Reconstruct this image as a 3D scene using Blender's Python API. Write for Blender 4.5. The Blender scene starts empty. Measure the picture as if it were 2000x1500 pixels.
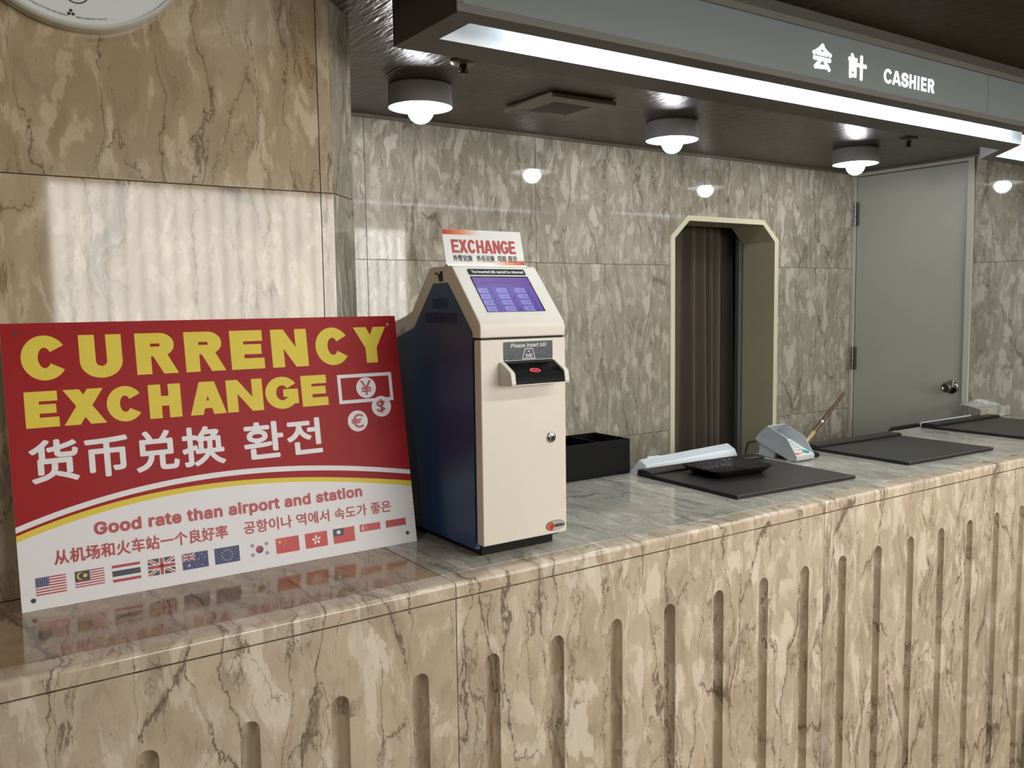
import bpy, bmesh, math, random
import numpy as np
from mathutils import Matrix, Vector
C = bpy.context.scene.collection
sc = bpy.context.scene
PI = math.pi

# ------------------------------------------------------------------ camera
def set_camera():
    yaw, pitch, roll = 0.598392891, 0.089962928, -0.0139155973
    f = Vector((math.sin(yaw)*math.cos(pitch), math.cos(yaw)*math.cos(pitch), -math.sin(pitch)))
    r = Vector((math.cos(yaw), -math.sin(yaw), 0)); u = r.cross(f)
    r2 = r*math.cos(roll)+u*math.sin(roll); u2 = -r*math.sin(roll)+u*math.cos(roll)
    cam = bpy.data.cameras.new('camera'); o = bpy.data.objects.new('camera', cam); C.objects.link(o)
    m = Matrix((r2, u2, -f)).transposed().to_4x4(); m.translation = (0, 0, 1.6); o.matrix_world = m
    cam.sensor_width = 36; cam.lens = 1714.6/2000*36; cam.clip_start = .02
    sc.camera = o
set_camera()

# ------------------------------------------------------------------ world, lights, exposure
sc.view_settings.view_transform = 'Standard'; sc.view_settings.look = 'None'
sc.view_settings.gamma = 1; sc.view_settings.use_curve_mapping = False
sc.view_settings.exposure = 0.25
WIN, TUBE, BULB = 9.2, 26.0, 80.0   # radiance of the window, the slot tubes and the lamp bulbs
sc.cycles.max_bounces = 8; sc.cycles.diffuse_bounces = 4; sc.cycles.glossy_bounces = 4
sc.cycles.sample_clamp_indirect = 6.0; sc.cycles.caustics_reflective = False; sc.cycles.caustics_refractive = False
sc.cycles.use_denoising = True
wd = bpy.data.worlds.new('world'); sc.world = wd; wd.use_nodes = True
wd.node_tree.nodes['Background'].inputs[0].default_value = (.9, .85, .75, 1)
wd.node_tree.nodes['Background'].inputs[1].default_value = 0.03

def area(name, loc, sx, sy, power, col, rot=(0, 0, 0), spread=PI):
    l = bpy.data.lights.new(name, 'AREA'); l.shape = 'RECTANGLE'; l.size = sx; l.size_y = sy
    l.energy = power; l.color = col; l.spread = spread
    o = bpy.data.objects.new(name, l); C.objects.link(o); o.location = loc; o.rotation_euler = rot
    return o
WARM = (1, .96, .89)
# unseen area lights added under the lobby ceiling for frontal light on the counter
for x, y, w, p in [(-.9, .4, .3, 13), (2.35, .35, 1.4, 21), (3.75, .45, .9, 13)]:
    area('lobby_fill_light', (x, y, 2.39 if x > .7 else 2.73), w, .16, p, WARM)

# ------------------------------------------------------------------ materials
def srgb(r, g, b):
    def f(c):
        c /= 255.0
        return c/12.92 if c <= .04045 else ((c+.055)/1.055)**2.4
    return (f(r), f(g), f(b), 1)

MATS = {}
def mat(name, col, rough=.5, metal=0., spec=.5, emit=None, estr=0., bump=None, coat=0., var=None):
    """principled material; var=(scale, amount) adds faint procedural mottling, bump=(scale, strength, stretch)"""
    if name in MATS: return MATS[name]
    m = bpy.data.materials.new(name); m.use_nodes = True; nt = m.node_tree
    b = nt.nodes['Principled BSDF']
    b.inputs['Base Color'].default_value = col; b.inputs['Roughness'].default_value = rough
    b.inputs['Metallic'].default_value = metal; b.inputs['Specular IOR Level'].default_value = spec
    b.inputs['Coat Weight'].default_value = coat
    if emit is not None:
        b.inputs['Emission Color'].default_value = emit; b.inputs['Emission Strength'].default_value = estr
    tc = None
    if bump or var:
        tc = nt.nodes.new('ShaderNodeTexCoord'); mp = nt.nodes.new('ShaderNodeMapping')
        nt.links.new(tc.outputs['Object'], mp.inputs[0])
        if bump and len(bump) > 2: mp.inputs['Scale'].default_value = bump[2]
    if var:
        n = nt.nodes.new('ShaderNodeTexNoise'); n.inputs['Scale'].default_value = var[0]; n.inputs['Detail'].default_value = 4
        nt.links.new(mp.outputs[0], n.inputs['Vector'])
        mx = nt.nodes.new('ShaderNodeMix'); mx.data_type = 'RGBA'
        a = [max(0, c*(1-var[1])) for c in col[:3]]+[1]; d = [min(1, c*(1+var[1])) for c in col[:3]]+[1]
        mx.inputs['A'].default_value = a; mx.inputs['B'].default_value = d
        nt.links.new(n.outputs['Fac'], mx.inputs['Factor']); nt.links.new(mx.outputs['Result'], b.inputs['Base Color'])
    if bump:
        n = nt.nodes.new('ShaderNodeTexNoise'); n.inputs['Scale'].default_value = bump[0]; n.inputs['Detail'].default_value = 3
        nt.links.new(mp.outputs[0], n.inputs['Vector'])
        bp = nt.nodes.new('ShaderNodeBump'); bp.inputs['Strength'].default_value = bump[1]; bp.inputs['Distance'].default_value = .004
        nt.links.new(n.outputs['Fac'], bp.inputs['Height']); nt.links.new(bp.outputs[0], b.inputs['Normal'])
    MATS[name] = m
    return m

class NT:
    def __init__(s, nt): s.nt = nt
    def n(s, t, **kw):
        x = s.nt.nodes.new(t)
        for k, v in kw.items(): setattr(x, k, v)
        return x
    def l(s, a, b): s.nt.links.new(a, b)
    def math(s, op, a, b=None, c=None, clamp=False):
        x = s.n('ShaderNodeMath', operation=op, use_clamp=clamp)
        for i, v in enumerate((a, b, c)):
            if v is None: continue
            if isinstance(v, (int, float)): x.inputs[i].default_value = v
            else: s.l(v, x.inputs[i])
        return x.outputs[0]
    def noise(s, vec, scale, detail=3, rough=.5, lac=2., dist=0.):
        x = s.n('ShaderNodeTexNoise'); s.l(vec, x.inputs['Vector'])
        x.inputs['Scale'].default_value = scale; x.inputs['Detail'].default_value = detail
        x.inputs['Roughness'].default_value = rough; x.inputs['Lacunarity'].default_value = lac; x.inputs['Distortion'].default_value = dist
        return x
    def vmul(s, vec, k):
        x = s.n('ShaderNodeVectorMath', operation='MULTIPLY'); s.l(vec, x.inputs[0]); x.inputs[1].default_value = k; return x.outputs[0]
    def vadd(s, a, b):
        x = s.n('ShaderNodeVectorMath', operation='ADD'); s.l(a, x.inputs[0])
        if isinstance(b, tuple): x.inputs[1].default_value = b
        else: s.l(b, x.inputs[1])
        return x.outputs[0]
    def ss(s, v, a, b):
        x = s.n('ShaderNodeMapRange', interpolation_type='SMOOTHSTEP'); s.l(v, x.inputs['Value'])
        x.inputs['From Min'].default_value = a; x.inputs['From Max'].default_value = b; return x.outputs['Result']
    def mix(s, f, a, b):
        x = s.n('ShaderNodeMix', data_type='RGBA')
        if isinstance(f, (int, float)): x.inputs['Factor'].default_value = f
        else: s.l(f, x.inputs['Factor'])
        for k, v in (('A', a), ('B', b)):
            if isinstance(v, tuple): x.inputs[k].default_value = v
            else: s.l(v, x.inputs[k])
        return x.outputs['Result']

def marble(name, tan, mid, cream, vein, rough, sc_=1.0, veinamt=1.0, blob=.5, rust=.35, stretch=.36, grain=1.0):
    """polished travertine-like marble; UV u across, v along the grain, metres"""
    if name in MATS: return MATS[name]
    m = bpy.data.materials.new(name); m.use_nodes = True; t = NT(m.node_tree)
    b = m.node_tree.nodes['Principled BSDF']
    uv = t.n('ShaderNodeUVMap'); uv.uv_map = 'UVMap'
    P = t.vmul(uv.outputs[0], (sc_, sc_*stretch, 1))
    w1 = t.noise(P, 6.5, 2, .5); w2 = t.noise(P, 26, 4, .65); w3 = t.noise(P, 110, 3, .7)
    W = t.vmul(t.vadd(w1.outputs['Color'], (-.5, -.5, -.5)), (.13, .07, 0))
    W2 = t.vmul(t.vadd(w2.outputs['Color'], (-.5, -.5, -.5)), (.058, .034, 0))
    W3 = t.vmul(t.vadd(w3.outputs['Color'], (-.5, -.5, -.5)), (.012, .010, 0))
    P1 = t.vadd(P, W); P2 = t.vadd(P1, W2); P3 = t.vadd(P2, W3)
    a = t.noise(P2, 6, 4, .6).outputs['Fac']
    col = t.mix(t.ss(a, .38, .62), tan, mid)
    # flaky mottling, then fine fibres
    f1 = t.noise(P3, 30, 5, .62).outputs['Fac']
    col = t.mix(t.math('MULTIPLY', t.ss(f1, .52, .64), .62), col, cream)
    col = t.mix(t.math('MULTIPLY', t.ss(f1, .48, .30), .26), col, vein)
    f2 = t.noise(P3, 120, 4, .75).outputs['Fac']
    col = t.mix(t.math('MULTIPLY', t.ss(f2, .52, .75), .26*grain), col, vein)
    col = t.mix(t.math('MULTIPLY', t.ss(f2, .46, .28), .22*grain), col, cream)
    # cream flakes with crisp outlines
    c1 = t.noise(P3, 22, 2, .45).outputs['Fac']; c2 = t.noise(t.vadd(P3, (7.1, 3.3, 0)), 11, 2, .45).outputs['Fac']
    cm = t.math('MAXIMUM', t.math('MULTIPLY', t.ss(c1, 1-blob*.80, 1-blob*.80+.04), .6), t.math('MULTIPLY', t.ss(c2, 1-blob*.77, 1-blob*.77+.025), .85))
    col = t.mix(t.math('MULTIPLY', cm, .82), col, cream)
    # dark jagged hairline veins: contour lines of stretched noise, broken up
    brk = t.noise(t.vadd(P1, (3.7, 9.1, 0)), 10, 3, .6).outputs['Fac']
    shade = tuple(x*.70 for x in tan[:3])+(1,)
    for scale, thick, amt, off, lo, st in ((7., .017, 1.0, 2.2, .30, .30), (13., .013, .85, 6.1, .40, .34)):
        v = t.n('ShaderNodeTexVoronoi', feature='DISTANCE_TO_EDGE'); v.inputs['Scale'].default_value = scale
        t.l(t.vmul(t.vadd(P3, (off, off*1.7, 0)), (1, st, 1)), v.inputs['Vector'])
        th = t.math('MULTIPLY', t.ss(brk, lo, .66), thick)
        e = t.math('SUBTRACT', 1.0, t.math('DIVIDE', v.outputs['Distance'], t.math('ADD', th, .0004)), clamp=True)
        h = t.math('SUBTRACT', 1.0, t.math('DIVIDE', v.outputs['Distance'], t.math('ADD', t.math('MULTIPLY', th, 6.), .0005)), clamp=True)
        col = t.mix(t.math('MULTIPLY', h, .30*amt*veinamt), col, shade)
        col = t.mix(t.math('MULTIPLY', t.math('POWER', e, .7), .9*amt*veinamt), col, vein)
    for scale, wdt, amt, off, lo, st in ((9., .007, .8, 5.7, .50, .50), (18., .012, .55, 11.3, .51, .6)):
        n = t.noise(t.vmul(t.vadd(P3, (off, off*1.7, 0)), (1, st, 1)), scale, 4, .54).outputs['Fac']
        dd = t.math('ABSOLUTE', t.math('SUBTRACT', n, .5))
        th = t.math('MULTIPLY', t.ss(brk, lo, .62), wdt)
        e = t.math('SUBTRACT', 1.0, t.math('DIVIDE', dd, t.math('ADD', th, .0004)), clamp=True)
        h = t.math('SUBTRACT', 1.0, t.math('DIVIDE', dd, t.math('ADD', t.math('MULTIPLY', th, 4.5), .0005)), clamp=True)
        col = t.mix(t.math('MULTIPLY', h, .30*amt*veinamt), col, shade)
        col = t.mix(t.math('MULTIPLY', t.math('POWER', e, .8), .9*amt*veinamt), col, vein)
    rn = t.noise(t.vadd(P2, (1.3, 5.2, 0)), 9, 4, .6).outputs['Fac']
    col = t.mix(t.math('MULTIPLY', t.ss(rn, .70, .80), rust), col, srgb(128, 82, 52))
    t.l(col, b.inputs['Base Color'])
    b.inputs['Roughness'].default_value = rough; b.inputs['Specular IOR Level'].default_value = .5
    MATS[name] = m
    return m

M_front = marble('counter_marble', srgb(182, 166, 144), srgb(197, 182, 160), srgb(225, 215, 198), srgb(98, 84, 68), .15)
M_top = marble('countertop_marble', srgb(160, 157, 145), srgb(176, 174, 163), srgb(202, 200, 190), srgb(98, 95, 86), .09, blob=.47, veinamt=.8)
M_topwarm = marble('warm_countertop_marble', srgb(146, 122, 96), srgb(160, 138, 112), srgb(178, 160, 136), srgb(84, 68, 50), .09, blob=.46, rust=.6)  # browner slab; dimmer light and darker reflections at this end are in the colour
M_pillar = marble('pillar_marble', srgb(166, 147, 118), srgb(182, 164, 136), srgb(208, 193, 166), srgb(104, 86, 62), .055, sc_=.78, blob=.48)
M_back = marble('back_wall_marble', srgb(154, 147, 131), srgb(169, 162, 146), srgb(206, 199, 184), srgb(94, 88, 74), .045, sc_=1.15, blob=.505, rust=.12, stretch=.34, veinamt=.8)  # same stone as the pillar, with its cooler light put in as grey
joint = mat('dark_joint', srgb(62, 52, 40), .9, var=(40, .2))
white_paint = mat('white_paint', srgb(205, 205, 200), .45, var=(30, .03))
black_plastic = mat('black_plastic', srgb(12, 12, 13), .45, spec=.2, var=(60, .1))
chrome = mat('chrome', srgb(190, 190, 190), .15, 1., var=(20, .05))

# ------------------------------------------------------------------ mesh builder
class MB:
    def __init__(s): s.v = []; s.f = []; s.m = []; s.uv = []
    def vert(s, p): s.v.append(tuple(p)); return len(s.v)-1
    def face(s, pts, m=0, uv=None):
        i = [s.vert(p) for p in pts]; s.f.append(i); s.m.append(m)
        s.uv.append(uv if uv else [(p[0]+p[1], p[2]) for p in pts])
    def box(s, x0, x1, y0, y1, z0, z1, m=0, uvf=None):
        p = [(x, y, z) for x in (x0, x1) for y in (y0, y1) for z in (z0, z1)]
        for q in ((0, 1, 3, 2), (4, 6, 7, 5), (0, 4, 5, 1), (2, 3, 7, 6), (0, 2, 6, 4), (1, 5, 7, 3)):
            P = [p[i] for i in q]; s.face(P, m, [uvf(a) for a in P] if uvf else None)
    def prism(s, poly, a0, a1, axis='x', m=0, uvf=None, capm=None):
        """poly: 2-D outline; extruded along axis. axis x: (y,z); y: (x,z); z: (x,y)"""
        def P(q, a): return {'x': (a, q[0], q[1]), 'y': (q[0], a, q[1]), 'z': (q[0], q[1], a)}[axis]
        n = len(poly); cm = m if capm is None else capm
        u = (lambda L: [uvf(a) for a in L]) if uvf else (lambda L: None)
        A = [P(q, a0) for q in poly]; B = [P(q, a1) for q in poly]
        s.face(A, cm, u(A)); s.face(B[::-1], cm, u(B[::-1]))
        for i in range(n):
            j = (i+1) % n; L = [A[j], A[i], B[i], B[j]]; s.face(L, m, u(L))
    def lathe(s, prof, cx=0, cy=0, cz=0, n=32, m=0, axis='z', cap0=True, cap1=True):
        """prof: list of (radius, height) revolved about axis through (cx,cy,cz)"""
        def P(r, h, k):
            a = 2*PI*k/n; c, d = r*math.cos(a), r*math.sin(a)
            return {'z': (cx+c, cy+d, cz+h), 'x': (cx+h, cy+c, cz+d), 'y': (cx+d, cy+h, cz+c)}[axis]
        for (r0, h0), (r1, h1) in zip(prof, prof[1:]):
            for k in range(n):
                L = [P(r0, h0, k), P(r0, h0, k+1), P(r1, h1, k+1), P(r1, h1, k)]
                if r0 < 1e-6: L = [L[0], L[2], L[3]]
                elif r1 < 1e-6: L = [L[0], L[1], L[2]]
                s.face(L, m)
        if cap0 and prof[0][0] > 1e-6: s.face([P(*prof[0], k) for k in range(n)][::-1], m)
        if cap1 and prof[-1][0] > 1e-6: s.face([P(*prof[-1], k) for k in range(n)], m)
    def tube(s, pts, r, n=10, m=0, caps=True):
        pts = [Vector(p) for p in pts]; rr = r if isinstance(r, (list, tuple)) else [r]*len(pts); rings = []
        up = Vector((.123, .456, .88)).normalized()
        for i, p in enumerate(pts):
            d = (pts[min(i+1, len(pts)-1)]-pts[max(i-1, 0)]).normalized()
            a = d.cross(up).normalized(); b2 = d.cross(a)
            rings.append([p+rr[i]*(math.cos(2*PI*k/n)*a+math.sin(2*PI*k/n)*b2) for k in range(n)])
        for R0, R1 in zip(rings, rings[1:]):
            for k in range(n): s.face([R0[k], R0[(k+1) % n], R1[(k+1) % n], R1[k]], m)
        if caps: s.face(rings[0][::-1], m); s.face(rings[-1], m)
    def build(s, name, mats, parent=None, world=False, bevel=0, seg=2, smooth=False, angle=40):
        off = Vector((0, 0, 0))
        if world and parent is not None:
            o = parent
            while o is not None: off += o.location; o = o.parent
        me = bpy.data.meshes.new(name)
        me.from_pydata([Vector(p)-off for p in s.v], [], s.f)
        ul = me.uv_layers.new(name='UVMap'); k = 0
        flat = [c for q in s.uv for c in q]
        for i, c in enumerate(flat): ul.data[i].uv = c[:2]
        for mm in (mats if isinstance(mats, (list, tuple)) else [mats]): me.materials.append(mm)
        for p, mi in zip(me.polygons, s.m): p.material_index = mi
        bm = bmesh.new(); bm.from_mesh(me)
        bmesh.ops.remove_doubles(bm, verts=bm.verts, dist=1e-6)
        bmesh.ops.recalc_face_normals(bm, faces=bm.faces)
        bm.to_mesh(me); bm.free()
        ob = bpy.data.objects.new(name, me); C.objects.link(ob)
        if parent is not None: ob.parent = parent
        if smooth:
            me.polygons.foreach_set('use_smooth', [True]*len(me.polygons))
            me.set_sharp_from_angle(angle=math.radians(angle))
        if bevel:
            b = ob.modifiers.new('bevel', 'BEVEL'); b.width = bevel; b.segments = seg; b.limit_method = 'ANGLE'; b.angle_limit = math.radians(35)
            me.polygons.foreach_set('use_smooth', [True]*len(me.polygons)); b.harden_normals = True
        return ob

def fillet(poly, radii, seg=6):
    out = []; n = len(poly)
    for i, p in enumerate(poly):
        r = radii.get(i, 0) if isinstance(radii, dict) else radii
        if r <= 0: out.append(p); continue
        P = Vector(p); a = (Vector(poly[i-1])-P); b = (Vector(poly[(i+1) % n])-P)
        la, lb = a.length, b.length; a.normalize(); b.normalize()
        ang = a.angle(b); d = min(r/math.tan(ang/2), la*.48, lb*.48)
        s_, e = P+a*d, P+b*d
        for k in range(seg+1):
            t = k/seg; out.append(tuple((1-t)**2*s_+2*t*(1-t)*P+t*t*e))
    return out

def tag(o, label, cat, group=None, kind=None):
    o['label'] = label; o['category'] = cat
    if group: o['group'] = group
    if kind: o['kind'] = kind
    return o
def thing(name, label, cat, loc=(0, 0, 0), rotz=0, group=None):
    o = bpy.data.objects.new(name, None); o.empty_display_size = .05; C.objects.link(o)
    o.location = loc; o.rotation_euler = (0, 0, rotz)
    return tag(o, label, cat, group)
def struct(o, label=None, cat='structure'):
    o['kind'] = 'structure'
    if label: o['label'] = label; o['category'] = cat
    return o

try:    # Blender's own grotesque interface font for the Latin lettering; its default font otherwise
    SANS = bpy.data.fonts.load(bpy.utils.system_resource('DATAFILES', path='fonts')+'/Inter.woff2')
except Exception:
    SANS = None
def text_raw(s, off=0., space=1.0, shear=0.):
    cu = bpy.data.curves.new('t', 'FONT'); cu.body = s
    if SANS is not None and s.isascii(): cu.font = SANS
    cu.offset = off; cu.space_character = space; cu.shear = shear; cu.resolution_u = 4
    ob = bpy.data.objects.new('t', cu); C.objects.link(ob)
    dg = bpy.context.evaluated_depsgraph_get()
    me = bpy.data.meshes.new_from_object(ob.evaluated_get(dg))
    V = [tuple(v.co) for v in me.vertices]; F = [list(p.vertices) for p in me.polygons]
    bpy.data.objects.remove(ob); bpy.data.curves.remove(cu); bpy.data.meshes.remove(me)
    return V, F
def text_mb(mb, s, u0, u1, v0, v1, place, m=0, off=0., space=1., shear=0., bold=0.):
    """letters of s fitted to the rectangle u0..u1, v0..v1 and mapped by place(u, v); bold thickens by overlaid shifted copies"""
    V, F = text_raw(s, off, space, shear)
    xs = [v[0] for v in V]; ys = [v[1] for v in V]
    ax, bx, ay, by = min(xs), max(xs), min(ys), max(ys)
    u0 += bold; u1 -= bold; v0 += bold; v1 -= bold
    for i, (du, dv) in enumerate([(0, 0)]+([(bold*math.cos(PI*k/4), bold*math.sin(PI*k/4)) for k in range(8)] if bold else [])):
        P = [place(u0+(x-ax)/(bx-ax)*(u1-u0)+du, v0+(y-ay)/(by-ay)*(v1-v0)+dv, i*4e-5) for x, y, _ in V]
        for f in F: mb.face([P[i] for i in f], m)

def black_letter(ch, w, h, t, a):
    """heavy grotesque capital as polygons in a box w by h; t stem width, a arm height"""
    def ring(cx, cy, rx, ry, d0, d1, n=28):
        out = []
        for k in range(n):
            p, q = math.radians(d0+(d1-d0)*k/n), math.radians(d0+(d1-d0)*(k+1)/n)
            out.append([(cx+rx*math.cos(p), cy+ry*math.sin(p)), (cx+rx*math.cos(q), cy+ry*math.sin(q)), (cx+(rx-t)*math.cos(q), cy+(ry-a)*math.sin(q)), (cx+(rx-t)*math.cos(p), cy+(ry-a)*math.sin(p))])
        return out
    R = lambda x0, y0, x1, y1: [(x0, y0), (x1, y0), (x1, y1), (x0, y1)]
    m_ = h*.5
    if ch == 'E': return [R(0, 0, t, h), R(t, 0, w, a), R(t, h-a, w*.98, h), R(t, m_-a*.42, w*.93, m_+a*.5)]
    if ch == 'I': return [R(0, 0, w, h)]
    if ch == 'H': return [R(0, 0, t, h), R(w-t, 0, w, h), R(t, m_-a*.5, w-t, m_+a*.55)]
    if ch == 'N': return [R(0, 0, t*.95, h), R(w-t*.95, 0, w, h), [(0, h), (t*1.02, h), (w, 0), (w-t*1.02, 0)]]
    if ch == 'X': e = t*1.18; return [[(0, 0), (e, 0), (w-.04*w, h), (w-.04*w-e, h)], [(.02*w, h), (.02*w+e, h), (w, 0), (w-e, 0)]]
    if ch == 'Y': e = t*1.12; return [[(0, h), (e, h), (w/2+t/2, h*.42), (w/2-t/2, h*.42)], [(w-e, h), (w, h), (w/2+t/2, h*.42), (w/2-t/2, h*.42)], R(w/2-t/2, 0, w/2+t/2, h*.43)]
    if ch == 'A': e = t*1.08; return [[(0, 0), (e, 0), (w/2+e*.30, h), (w/2-e*.60, h)], [(w-e, 0), (w, 0), (w/2+e*.60, h), (w/2-e*.30, h)], R(w*.24, h*.19, w*.76, h*.19+a*.85)]
    if ch == 'U': return [R(0, h*.38, t, h), R(w-t, h*.38, w, h)]+ring(w/2, h*.38, w/2, h*.40, 180, 360)
    if ch == 'C': return ring(w*.51, h/2, w*.51, h*.515, 33, 327)
    if ch == 'G': return ring(w*.51, h/2, w*.51, h*.515, 33, 318)+[R(w*.54, h*.36, w*1.0, h*.36+a*.9), R(w-t*.98, h*.13, w, h*.40)]
    if ch == 'R':
        bh = h*.285
        return [R(0, 0, t, h), R(t, h-a*.92, w*.62, h), R(t, h-2*bh, w*.62, h-2*bh+a*.85)]+ring(w*.60, h-bh, w*.36, bh, -90, 90, 16)+[[(w*.36, h-2*bh+a*.4), (w*.74, h-2*bh+a*.4), (w*1.03, 0), (w*.66, 0)]]
    return []
def black_word(mb, word, spans, v0, v1, place, m=0, t=.031, a=.024):
    for ch, (x0, x1) in zip(word, spans):
        for i, poly in enumerate(black_letter(ch, x1-x0, v1-v0, t, a)): mb.face([place(x0+x, v0+y, i*1.2e-5) for x, y in poly], m)

# ------------------------------------------------------------------ room shell
WY, D, ZC, FZ = 3.20, 4.64, 2.345, -.26
def slabs_y(mb, y, xs, zs, th, sign, uvm=.0, seed=1, holes=(), gap=.0012):
    """wall of stone slabs whose face is the plane y; th thickness behind it"""
    rnd = random.Random(seed)
    for i in range(len(xs)-1):
        for j in range(len(zs)-1):
            a, b2 = rnd.uniform(0, 9), rnd.uniform(0, 9)
            if any(xs[i] >= h[0]-.01 and xs[i+1] <= h[1]+.01 and zs[j] >= h[2]-.01 and zs[j+1] <= h[3]+.01 for h in holes): continue
            mb.box(xs[i]+gap, xs[i+1]-gap, y, y+th*sign, zs[j]+gap, zs[j+1]-gap, 0, lambda p, a=a, b2=b2: (p[0]+p[1]+a, p[2]+b2))

# back wall with the chamfered service opening (slabs are cut round it)
def back_wall():
    mb = MB(); rnd = random.Random(5); g = .0012
    xs = [-.14, .68, 1.50, 2.323, 3.144, 3.955, D]; zs = [FZ, .125, .955, 1.786, ZC]
    for i in range(len(xs)-1):
        for j in range(len(zs)-1):
            a, b2 = rnd.uniform(0, 9), rnd.uniform(0, 9)
            uvf = lambda p, a=a, b2=b2: (p[0]+p[1]+a, p[2]+b2)
            x0, x1, z0, z1 = xs[i]+g, xs[i+1]-g, zs[j]+g, zs[j+1]-g
            if i == 4:
                if j < 3: continue
                poly = [(x0, 1.93), (3.262, 2.032), (3.834, 2.032), (x1, 1.93), (x1, z1), (x0, z1)]
                mb.prism(poly, WY, WY+.03, 'y', 0, uvf); continue
            mb.box(x0, x1, WY, WY+.03, z0, z1, 0, uvf)
    mb.box(3.144+g, 3.146, WY, WY+.03, 1.786, 1.93, 0); mb.box(3.953, 3.955-g, WY, WY+.03, 1.786, 1.93, 0)
    # core behind the slabs
    for x0, x1, z0, z1 in ((-.14, 3.15, FZ, ZC), (3.95, D, FZ, ZC), (3.15, 3.95, 2.04, ZC)):
        mb.box(x0, x1, WY+.003, WY+.2, z0, z1, 1)
    return struct(mb.build('wall_back', [M_back, joint]), 'grey-beige veined marble wall behind the cashier counter', 'wall')
back_wall()

def right_wall():
    mb = MB(); rnd = random.Random(11); g = .0012
    ys = [-3.4, -2.5, -1.68, -.86, -.04, .78, 1.62, 2.4785]; zs = [FZ, .125, .955, 1.786, 2.6]
    for i in range(len(ys)-1):
        for j in range(len(zs)-1):
            a, b2 = rnd.uniform(0, 9), rnd.uniform(0, 9)
            mb.box(D, D+.03, ys[i]+g, ys[i+1]-g, zs[j]+g, zs[j+1]-g, 0, lambda p, a=a, b2=b2: (p[0]+p[1]+a, p[2]+b2))
    mb.box(D+.003, D+.15, -3.4, 2.4785, FZ, 2.6, 1)
    mb.box(D, D+.15, 2.4785, WY+.2, 2.336, 2.6, 1)
    mb.box(D+.14, D+.16, 2.4785, WY+.2, FZ, 2.336, 1)
    return struct(mb.build('wall_right', [M_back, joint]), 'veined marble side wall holding the grey door', 'wall')
right_wall()

def pillar():
    mb = MB(); rnd = random.Random(3); g = .0012
    xs = [-2.4, -1.45, -.2, .849]; zs = [FZ, 1.0, 1.88, 2.8]; y = 2.066
    for j in range(3):
        for i in range(3):
            a, b2 = rnd.uniform(0, 9), rnd.uniform(0, 9)
            mb.box(xs[i]+g, xs[i+1]-g, y, y+.03, zs[j]+g, zs[j+1]-g, 0, lambda p, a=a, b2=b2: (p[0]+p[1]+a, p[2]+b2))
        a, b2 = rnd.uniform(0, 9), rnd.uniform(0, 9)
        uvf = lambda p, a=a, b2=b2: (p[0]*1.4+p[1]*.6+a, p[2]+b2)
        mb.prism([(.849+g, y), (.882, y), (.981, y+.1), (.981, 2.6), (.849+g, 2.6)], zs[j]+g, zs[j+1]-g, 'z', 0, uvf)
        mb.m[-4] = 2   # same stone on the chamfer; grey tone puts its cool light into colour
    mb.prism([(-2.4, y+.004), (.878, y+.004), (.976, y+.104), (.976, 2.59), (-2.4, 2.59)], FZ, 2.8, 'z', 1)
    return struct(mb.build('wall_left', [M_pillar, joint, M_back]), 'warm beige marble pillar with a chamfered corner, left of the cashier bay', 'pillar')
pillar()

floor_m = marble('floor_marble', srgb(150, 134, 110), srgb(166, 150, 126), srgb(186, 172, 148), srgb(90, 76, 60), .2)
mb = MB(); mb.box(-3.2, D, -3.4, 5.0, FZ-.1, FZ, 0, lambda p: (p[0], p[1])); struct(mb.build('floor', [floor_m]), 'marble floor of the lobby and cashier bay', 'floor')

def ceiling_mat(name, col, bumpy, rough=.30, spec=.38):
    m = bpy.data.materials.new(name); m.use_nodes = True; t = NT(m.node_tree); b = m.node_tree.nodes['Principled BSDF']
    tc = t.n('ShaderNodeTexCoord'); P = t.vmul(tc.outputs['Object'], (1, .16, 1))
    n1 = t.noise(P, 75, 3, .6).outputs['Fac']; n2 = t.noise(P, 34, 3, .6).outputs['Fac']
    h = t.math('ADD', t.math('MULTIPLY', n1, .6), t.math('MULTIPLY', n2, .5))
    c = t.mix(t.ss(n1, .35, .65), tuple(x*.72 for x in col[:3])+(1,), tuple(min(1, x*1.25) for x in col[:3])+(1,))
    t.l(c, b.inputs['Base Color']); b.inputs['Roughness'].default_value = rough; b.inputs['Specular IOR Level'].default_value = spec
    bp = t.n('ShaderNodeBump'); bp.inputs['Strength'].default_value = bumpy; bp.inputs['Distance'].default_value = .010
    t.l(h, bp.inputs['Height']); t.l(bp.outputs[0], b.inputs['Normal'])
    return m
M_ceil = ceiling_mat('embossed_ceiling', srgb(66, 61, 50), .9)
M_ceil2 = ceiling_mat('lobby_ceiling_finish', srgb(56, 47, 32), .9, .6, .15)
def ceilings():
    mb = MB()
    mb.box(.70, D, 1.62, WY+.2, ZC, ZC+.1, 0)
    mb.box(.70, D, -3.4, 1.62, 2.40, 2.50, 1)
    mb.box(-3.2, .70, -3.4, 2.07, 2.75, 2.85, 1)
    mb.box(.68, .70, -3.4, 2.07, 2.40, 2.85, 1)
    struct(mb.build('ceiling', [M_ceil, M_ceil2]), 'dark brown embossed ceiling over the cashier bay', 'ceiling')
    mb = MB()   # slim shadow moulding where ceiling meets the marble
    mb.box(.98, D, WY-.014, WY, ZC-.012, ZC, 0); mb.box(D-.014, D, 2.06, WY, ZC-.010, ZC, 0)
    struct(mb.build('trim_1', [mat('ceiling_moulding', srgb(110, 104, 90), .4, var=(30, .1))]), 'slim moulding along the top of the back wall', 'trim')
ceilings()

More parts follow.
